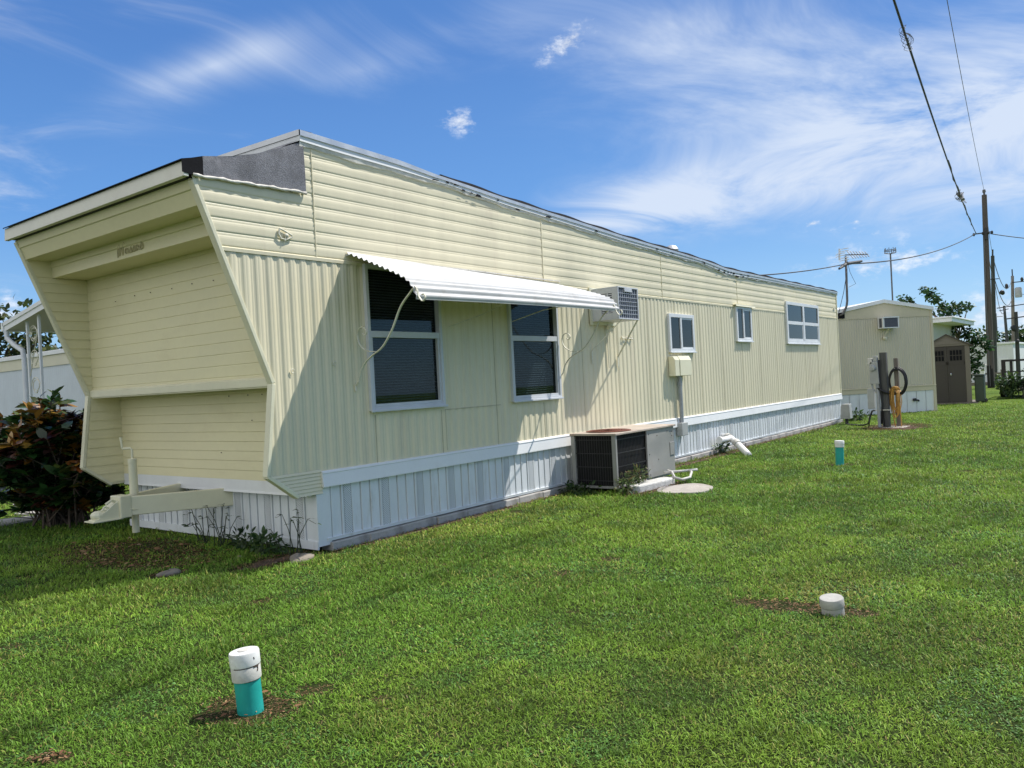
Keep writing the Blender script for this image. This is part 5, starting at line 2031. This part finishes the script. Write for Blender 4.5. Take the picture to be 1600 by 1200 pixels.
# sparse open tree behind the smaller home, limbs where the sky shows them
TX, TY = 38.0, -.45
tr_ = empty('sea_grape_tree', (TX, TY, 0), 'loose dark green tree with separate leafy limbs behind the shed', 'tree')
limbs = [(36, .55, 4.75, .34), (36.3, .80, 4.98, .18), (36, .35, 4.50, .30), (36.2, 1.72, 4.60, .24), (36.4, 1.45, 4.52, .16), (36, -.20, 3.86, .42), (36, -.62, 3.92, .36), (36.2, -.95, 4.00, .20), (36, .15, 4.0, .34),
         (36, -.45, 3.3, .34), (36.3, -.85, 2.85, .36), (36, -1.15, 2.55, .30), (36, -1.45, 2.35, .30), (36.2, -1.65, 2.15, .24), (36, -.95, 2.15, .34), (36, -.9, 1.5, .40), (36.3, -1.15, 1.15, .36), (36, -.8, .9, .35), (36.2, -1.3, 1.75, .22), (36, .3, 3.2, .4), (36, -.1, 2.7, .4)]
b = MB()
b.tube([(TX, TY, 0), (TX - .2, TY - .1, 1.0), (TX - .6, TY + .1, 2.2), (TX - 1.0, TY + .2, 3.2)], [.10, .085, .06, .04], 7)
for l in limbs:
    z0 = min(3.0, max(.7, l[2] * .62))
    b.tube([(TX - .3 * z0, TY + .05 * z0, z0), (36.6, (TY + l[1]) / 2, (z0 + l[2]) / 2 + .1), l[:3]], [.04, .028, .012], 5)
b.build('trunk', M['bark'], tr_)
rng = np.random.default_rng(31)
P, D = [], []
for l in limbs:
    n = int(85 * (l[3] / .3) ** 1.6)
    v = rng.normal(size=(n, 3))
    v /= np.linalg.norm(v, axis=1, keepdims=True)
    P.append(np.array(l[:3]) + v * l[3] * rng.uniform(.2, 1.1, (n, 1)) * np.array([1, 1.05, .75]))
    D.append(v + rng.normal(size=(n, 3)) * .8)
P, D = np.concatenate(P), np.concatenate(D)
leaf_cloud('crown', P, D, rng.uniform(.10, .19, len(P)), pick(rng, [(.026, .075, .022, 4), (.05, .11, .03, 2), (.016, .045, .015, 2), (.09, .13, .035, .7)], len(P), .3), M['leaf'], .85, .2, tr_, (TX, TY, 0), .15, rng)
tree('round_shrub', 58.0, 1.6, 2.9, 1.7, 'rounded green tree rising over the far white home', 77, GREEN, .22, 1500, .2, 7, cat='tree')
tree('round_shrub', 96, 3.4, 4.8, 3.0, 'distant dark green tree above the white home roof', 78, GREEN, .42, 1500, .1, 8, cat='tree')
tree('round_shrub', 92, -6.0, 5.2, 3.2, 'distant tree at the right picture edge beyond the poles', 79, GREEN, .42, 1500, .1, 8, cat='tree')

# far pale homes
fh = empty('mobile_home', (56, 0, 0), 'white mobile home far down the lane behind the brown pole', 'mobile home')
b = MB()
y = -.74
while y < 2.9:
    b.quad((56, y, .35), (55.985, y + .1, .35), (55.985, y + .1, 2.45), (56, y, 2.45))
    b.quad((55.985, y + .1, .35), (56, y + .2, .35), (56, y + .2, 2.45), (55.985, y + .1, 2.45))
    y += .2
b.box(56.01, 68, -.75, 2.9, .0, 2.45)
b.build('wall', M['farwhite'], fh)
b = MB()
b.box(55.9, 68.1, -.85, 3.0, 2.45, 2.58)
b.build('roof', M['roofwhite'], fh, bevel=.02)
b = MB()
b.box(55.95, 55.985, .30, .58, 1.3, 1.75)
b.build('window', M['shed_dark'], fh)
b = MB()
b.box(55.95, 55.985, -.45, .12, .45, 1.55)
b.build('door', M['roofwhite'], fh)
fh = empty('mobile_home', (66, 3.6, 0), 'low grey-white home seen through the leaves right of the shed', 'mobile home')
b = MB()
b.box(64, 76, 3.3, 7.2, .0, 2.5)
b.build('wall', M['nb_wall'], fh)
b = MB()
b.prism([(3.1, 2.5), (7.4, 2.5), (7.4, 2.62), (5.25, 3.0), (3.1, 2.62)], 'x', 63.8, 76.2)
b.build('roof', M['roofwhite'], fh)
b = MB()
b.box(63.95, 63.99, 4.2, 5.0, 1.2, 2.0)
b.build('window', M['shed_dark'], fh)
fh = empty('mobile_home', (95, -2, 0), 'cream home farthest down the lane at the right', 'mobile home')
b = MB()
b.box(90, 104, -6.5, -2.0, 0, 2.7)
b.build('wall', M['nb_cream'], fh)
b = MB()
b.box(89.8, 104.2, -6.7, -1.8, 2.7, 2.85)
b.build('roof', M['roofwhite'], fh)
# low timber edging and posts seen past the shed
lf = empty('garden_fence', (40, -.9, 0), 'low dark timber rail at the far grass edge past the shed', 'fence')
b = MB()
for y in (-1.2, -.2, .9): b.box(44.95, 45.05, y - .05, y + .05, 0, .95)
b.build('post', M['wood'], lf)
b = MB()
b.box(44.93, 44.95, -1.25, 1.0, .70, .80)
b.box(44.93, 44.95, -1.25, 1.0, .12, .30)
b.build('rail', M['wood'], lf)
mb_ = empty('mail_post', (43.2, -.50, 0), 'small white-topped post in front of the brown utility pole', 'post')
b = MB()
b.box(43.15, 43.25, -.55, -.45, 0, .7)
b.build('post', M['darkpole'], mb_)
b = MB()
b.box(43.0, 43.3, -.62, -.38, .7, 1.0)
b.build('box', M['pvc'], mb_, bevel=.03)

# steel cart with plants at the right edge
ct = empty('utility_trailer', (32.5, -3.4, 0), 'dark steel utility trailer with upright rail at the right edge', 'trailer')
b = MB()
b.box(31.4, 34.2, -4.4, -2.62, .34, .62)
b.box(31.36, 31.42, -4.45, -2.58, .28, .70)
bo_ = b.build('bed', M['cart'], ct, bevel=.01)
b = MB()
b.box(31.4, 31.48, -2.76, -2.62, .62, 1.50)
b.box(34.1, 34.2, -2.74, -2.64, .62, 1.50)
b.box(31.4, 31.48, -4.4, -4.28, .62, 1.50)
b.box(31.4, 31.48, -4.28, -2.76, 1.42, 1.50)
b.box(31.4, 31.45, -4.28, -2.76, 1.0, 1.05)
b.box(31.48, 34.1, -2.72, -2.66, 1.43, 1.50)
b.build('rail', M['cart'], ct)
b = MB()
for x in (32.4, 33.3): b.tube([(x, -2.62, .30), (x, -2.45, .30)], .29, 18)
b.build('wheel', M['rubber'], ct)
b = MB()
b.tube([(31.4, -3.5, .42), (30.6, -3.4, .40), (30.3, -3.35, .40)], .04, 6)
b.tube([(30.5, -3.38, .4), (30.5, -3.38, .0)], .03, 6)
b.build('tongue', M['cart'], ct)


def shrub(name, c, r, n, label, cols, leaf, seed, cat='plant', pot=None):
    rng = np.random.default_rng(seed)
    e = empty(name, (c[0], c[1], 0), label, cat)
    v = rng.normal(size=(n, 3))
    v /= np.linalg.norm(v, axis=1, keepdims=True)
    P = np.array(c) + v * np.array(r) * rng.uniform(.3, 1.05, (n, 1))
    P[:, 2] = np.maximum(P[:, 2], .03)
    leaf_cloud('foliage', P, v + rng.normal(size=(n, 3)) * .6, rng.uniform(.7, 1.3, n) * leaf, pick(rng, cols, n, .3), M['leaf'], .4, .2, e, (c[0], c[1], 0), .2, rng)
    b = MB()
    for k in range(6):
        i = rng.integers(n)
        b.tube([(c[0] + .04 * k - .1, c[1], 0), tuple((P[i] + np.array([c[0], c[1], P[i][2]])) / 2), tuple(P[i])], [.012, .009, .004], 4)
    b.build('stem', M['stem'], e)
    return e


shrub('garden_plant', (30.9, -2.95, .55), (.45, .42, .42), 420, 'bushy green plant growing before the dark trailer', GREEN, .16, 41)
shrub('garden_plant', (31.0, -3.75, .75), (.40, .5, .45), 420, 'taller leafy plant at the right edge by the trailer', GREEN, .16, 42)
shrub('garden_plant', (43.6, -1.2, .35), (.16, .16, .40), 160, 'small yellow-green plant at the foot of the brown pole', [(.13, .20, .03, 1), (.08, .15, .03, 1)], .14, 43)
shrub('garden_plant', (18.9, -.35, .14), (.22, .3, .16), 140, 'low dark weeds round the grey pedestal', GREEN, .11, 44)
shrub('garden_plant', (4.35, -1.0, .12), (.22, .14, .16), 170, 'weedy tuft at the front foot of the condenser', [(.07, .11, .03, 2), (.14, .13, .05, 1)], .07, 45)
shrub('garden_plant', (4.75, -.97, .20), (.35, .07, .14), 160, 'thin weeds growing between the condenser and the white block', [(.07, .11, .03, 2), (.16, .13, .05, 1)], .06, 46)
shrub('garden_plant', (4.15, -.35, .06), (.22, .32, .10), 170, 'dark ground weeds under the shaded side of the condenser', GREEN, .08, 47)
shrub('garden_plant', (9.75, -.10, .10), (.35, .1, .14), 120, 'weeds sprouting behind the white drain elbow', GREEN, .08, 48)
# weeds along the front skirting
shrub('garden_plant', (-.34, .55, .07), (.15, .30, .11), 170, 'leafy green weeds at the front corner of the skirting', [(.03, .075, .02, 3), (.06, .11, .03, 1)], .085, 49)
shrub('garden_plant', (-.28, 1.05, .07), (.10, .20, .12), 90, 'short weeds against the middle of the front skirting', [(.02, .05, .016, 3), (.05, .09, .03, 1)], .08, 50)
for i, (y, n_, lab) in enumerate(((1.35, 10, 'spindly dark weed with bare stalks before the front skirting'), (1.75, 8, 'drooping weed stalks below the hitch beam'), (.15, 8, 'wiry weed stalks at the skirting corner'))):
    rng = np.random.default_rng(300 + i)
    e = empty('weed', (-.3, y, 0), lab, 'weed')
    b = MB()
    P, D = [], []
    for k in range(n_):
        a = rng.uniform(0, 2 * PI)
        h, q = rng.uniform(.18, .46), rng.uniform(.10, .30)
        x0, y0 = -.30 + rng.normal() * .04, y + rng.normal() * .08
        pts = [(x0, y0, 0), (x0 + q * .3 * math.cos(a) * .6, y0 + q * .3 * math.sin(a), h * .6), (x0 + q * .7 * math.cos(a) * .6, y0 + q * .7 * math.sin(a), h), (x0 + q * math.cos(a) * .6, y0 + q * 1.1 * math.sin(a), h * .9)]
        b.tube(pts, [.005, .004, .003, .002], 4)
        for f in range(3):
            P.append(pts[3 - (f > 0)])
            D.append((math.cos(a + f), math.sin(a + f), .2))
    b.build('stalk', mat('dark_stalk', (.028, .040, .020), .8, .3, 20), e)
    n = len(P)
    leaf_cloud('leaves', np.array(P), np.array(D, float), rng.uniform(.04, .08, n), pick(rng, GREEN, n), M['leaf'], .3, .2, e, (-.3, y, 0), .3, rng)

# stepping stones at the far left
for i, (x, y, rx_, ry_, lab) in enumerate(((.1, 6.65, .42, .36, 'grey stepping stone nearest the croton bush'), (-.75, 6.0, .5, .36, 'grey stepping stone at the left picture edge'), (.55, 7.9, .5, .4, 'third grey stepping stone farther back in the lawn'))):
    b = MB()
    b.prism([(x + rx_ * math.cos(t) * (1 + .1 * math.sin(3 * t + i)), y + ry_ * math.sin(t) * (1 + .08 * math.cos(2 * t))) for t in np.linspace(0, 2 * PI, 15)[:-1]], 'z', -.02, .045)
    tag(b.build('stepping_stone', M['concrete'], None, bevel=.012, off=(x, y, 0)), lab, 'stepping stone')

# ------------------------------------------------------------------ litter and grass
rng = np.random.default_rng(77)


def bare(x, y):
    r = np.zeros_like(x)
    for (cx_, cy_, rx_, ry_, ro_, st_) in BARE:
        dx, dy = x - cx_, y - cy_
        u = (dx * math.cos(ro_) + dy * math.sin(ro_)) / rx_
        v = (-dx * math.sin(ro_) + dy * math.cos(ro_)) / ry_
        q = np.sqrt(u * u + v * v) + .45 * (fbm(x * 7, y * 7, 5) - .5) * 2
        r = np.maximum(r, st_ * np.clip((1.12 - q) / .35, 0, 1))
    return r


# dead leaves and thatch lying on the bare places
n = 8500
wt = np.array([max(.03, q[2] * q[3]) * (.32 if k == 3 else 1) for k, q in enumerate(BARE)])
i = rng.choice(len(BARE), n, p=wt / wt.sum())
B_ = np.array(BARE)
a, q = rng.uniform(0, 2 * PI, n), np.sqrt(rng.uniform(0, 1, n)) * rng.uniform(.8, 1.25, n)
ux_, uy_ = B_[i, 2] * q * np.cos(a), B_[i, 3] * q * np.sin(a)
px_ = B_[i, 0] + ux_ * np.cos(B_[i, 4]) - uy_ * np.sin(B_[i, 4])
py_ = B_[i, 1] + ux_ * np.sin(B_[i, 4]) + uy_ * np.cos(B_[i, 4])
ok = ~((px_ > -.08) & (py_ > -.06))
px_, py_, i = px_[ok], py_[ok], i[ok]
n = len(px_)
hd = rng.uniform(0, 2 * PI, n)
size = np.where(i == 3, rng.uniform(.02, .06, n), rng.uniform(.010, .032, n))
size = np.where(rng.uniform(0, 1, n) < .06, size * 1.8, size)
leaf_o = leaf_cloud('leaf_litter', np.stack([px_, py_, rng.uniform(.010, .026, n)], 1), np.stack([np.cos(hd), np.sin(hd), rng.uniform(-.15, .3, n)], 1), size,
                    pick(rng, [(.19, .105, .055, 4), (.30, .19, .10, 2), (.085, .045, .026, 3), (.33, .24, .15, .5)], n, .3), M['litter'], .35, .3, None, (0, 0, 0), .1, rng)
tag(leaf_o, 'dry brown leaf litter and thatch on the bare soil patches', kind='stuff')


def in_any(x, y):
    """places where no blade stands"""
    m_ = (x > -.09) & (x < XB + .02) & (y > -.055) & (y < WID)
    m_ |= (x > 4.36) & (x < 6.2) & (y > -.90) & (y < 0)
    m_ |= ((x - 4.93) / .44) ** 2 + ((y + 1.60) / .345) ** 2 < 1
    m_ |= (x > 4.45) & (x < 5.5) & (y > -1.16) & (y < -.9)
    m_ |= (x > 6.3) & (x < 7.2) & (y > -.17)
    for (cx_, cy_, r_) in ((-2.872, -2.872, .08), (8.164, -2.765, .066), (.075, -4.915, .075)): m_ |= (x - cx_) ** 2 + (y - cy_) ** 2 < r_ * r_
    m_ |= (x > 15.98) & (x < 16.72) & (y > -2.3) & (y < -1.65)
    d = np.stack([x - C2.x, y - C2.y], 1)
    s, nn = d @ np.array([u2_.x, u2_.y]), d @ np.array([ax2.x, ax2.y])
    m_ |= (s > 0) & (s < W2) & (nn > 0) & (nn < L2)
    m_ |= (x > 27.28) & (x < 29.3) & (y > -2.3) & (y < -.6)
    return m_


def make_grass():
    rng = np.random.default_rng(123)
    yaw = math.atan2(fw.y, fw.x)
    Rmin, Rmax, half = 1.3, 34.0, math.radians(60)
    # density in blades per square metre, falling with distance
    rho = lambda d: 12500.0 * np.minimum(1, 4.0 / d) ** 1.3 * np.minimum(1, 12.0 / d) ** .7
    dd = np.linspace(Rmin, Rmax, 4000)
    w = rho(dd) * dd * 2 * half
    cum = np.concatenate([[0], np.cumsum((w[1:] + w[:-1]) / 2 * np.diff(dd))])
    n = int(cum[-1])
    d = np.interp(rng.uniform(0, cum[-1], n), cum, dd)
    a = yaw + rng.uniform(-half, half, n)
    x, y = CAM_LOC[0] + d * np.cos(a), CAM_LOC[1] + d * np.sin(a)
    keep = ~in_any(x, y) & ((np.abs(a - yaw) < math.radians(39)) | (rng.uniform(0, 1, n) < .42))
    x, y, d = x[keep], y[keep], d[keep]
    br = bare(x, y)
    # small worn spots scattered over the lawn
    for k in range(46):
        dd_ = rng.uniform(2.6, 15)
        aa_ = yaw + rng.uniform(-.62, .62)
        sx_, sy_, sr_ = CAM_LOC[0] + dd_ * math.cos(aa_), CAM_LOC[1] + dd_ * math.sin(aa_), rng.uniform(.03, .11)
        near = (np.abs(x - sx_) < .3) & (np.abs(y - sy_) < .3)
        q_ = np.hypot(x[near] - sx_, y[near] - sy_) / sr_ + .9 * (fbm(x[near] * 14, y[near] * 14, 6) - .5)
        br[near] = np.maximum(br[near], rng.uniform(.35, .85) * np.clip((1.2 - q_) / .5, 0, 1))
    clump = fbm(x * 2.6, y * 2.6, 9, 4)
    gap = fbm(x * 9, y * 9, 3, 3)
    keep = (rng.uniform(0, 1, len(x)) > br * .45) & (rng.uniform(0, 1, len(x)) < .55 + 1.1 * (gap - .25))
    x, y, d, clump, br = x[keep], y[keep], d[keep], clump[keep], br[keep]
    n = len(x)
    big = fbm(x * .45, y * .45, 21, 4)
    weed = fbm(x * 1.7, y * 1.7, 57, 4)
    broad = (weed > .63) & (rng.uniform(0, 1, n) < .40)
    lod = np.maximum(1, d / 4.0) ** .62
    L = rng.uniform(.012, .034, n) * (.70 + .62 * clump) * np.minimum(lod, 1.9)
    Wd = rng.uniform(.0030, .0058, n) * lod
    tuft = np.clip((fbm(x * 3.3 + 5, y * 3.3, 91, 4) - .60) / .08, 0, 1)
    L *= 1 + .6 * tuft
    L[broad] *= .68
    Wd[broad] *= 1.8
    L *= np.where(br > .1, .7, 1)
    hd = rng.uniform(0, 2 * PI, n)
    lean = rng.uniform(.15, 1.30, n)
    lean[broad] = rng.uniform(.7, 1.45, broad.sum())
    thatch = rng.uniform(0, 1, n) < br * 1.15
    lean[thatch] = rng.uniform(1.15, 1.62, thatch.sum())
    dv = np.stack([np.cos(hd) * np.sin(lean), np.sin(hd) * np.sin(lean), np.cos(lean)], 1)
    dv2 = np.stack([np.cos(hd) * np.sin(lean + .55), np.sin(hd) * np.sin(lean + .55), np.cos(lean + .55)], 1)
    tw = hd + PI / 2 + rng.uniform(-.7, .7, n)
    s = np.stack([np.cos(tw), np.sin(tw), rng.uniform(-.2, .2, n)], 1)
    p = np.stack([x, y, np.zeros(n) + rng.uniform(-.002, .004, n)], 1)
    v = np.empty((n, 5, 3), np.float32)
    w = Wd[:, None] * .5
    v[:, 0] = p - s * w * .7
    v[:, 1] = p + s * w * .7
    mid = p + dv * (L * .55)[:, None]
    v[:, 2] = mid + s * w
    v[:, 3] = mid - s * w
    v[:, 4] = mid + dv2 * (L * .45)[:, None]
    v[:, :, 2] = np.maximum(v[:, :, 2], .002)
    # colour of each blade
    g0 = np.array([.148, .282, .030])
    g1 = np.array([.222, .355, .038])
    g2 = np.array([.088, .198, .032])
    yel = np.array([.32, .33, .075])
    tan_ = np.array([.22, .17, .070])
    blu = np.array([.105, .235, .050])
    t = np.clip((big - .38) / .26 + rng.normal(0, .22, n), 0, 1)[:, None]
    c = g0 * (1 - t) + g1 * t
    t2 = np.clip((.48 - clump) / .2 + rng.normal(0, .15, n), 0, 1)[:, None] * .7
    c = c * (1 - t2) + g2 * t2
    c *= (1 - .28 * tuft)[:, None]
    c[broad] = blu
    k = rng.uniform(0, 1, n)
    ypatch = np.clip((fbm(x * .8 + 40, y * .8, 71, 4) - .55) / .15, 0, 1)
    ysp = np.exp(-(((x - .55) / .55) ** 2 + ((y + 4.75) / .35) ** 2)) + .8 * np.exp(-(((x - 1.6) / 1.6) ** 2 + ((y + .55) / .45) ** 2))
    yy = k < .05 + .18 * ypatch + .45 * ysp
    c[yy] = yel
    tt = (k > .98 - .10 * (br > .08) * 3)
    c[tt] = tan_
    th = np.array([[.20, .125, .060], [.115, .066, .034], [.29, .20, .105], [.06, .036, .020]])
    c[thatch] = th[rng.choice(4, thatch.sum(), p=[.42, .30, .13, .15])]
    c *= np.exp(rng.normal(0, .24, (n, 1)) + (fbm(x * 1.3 + 9, y * 1.3, 33, 5) - .5)[:, None] * .9)
    c = np.clip(c, .004, .55)
    base = (np.arange(n) * 5)[:, None]
    F = np.concatenate([base + np.array([[0, 1, 2, 3]]), base + np.array([[3, 2, 4]])], axis=1).ravel()
    tot = np.tile([4, 3], n)
    st = np.concatenate([[0], np.cumsum(tot)[:-1]])
    o = link_mesh('grass', v.reshape(-1, 3), F, st, tot, np.repeat(c, 5, axis=0), M['grass'])
    tag(o, 'short green lawn grass with lighter and darker patches', kind='stuff')
    print('grass blades', n)


make_grass()
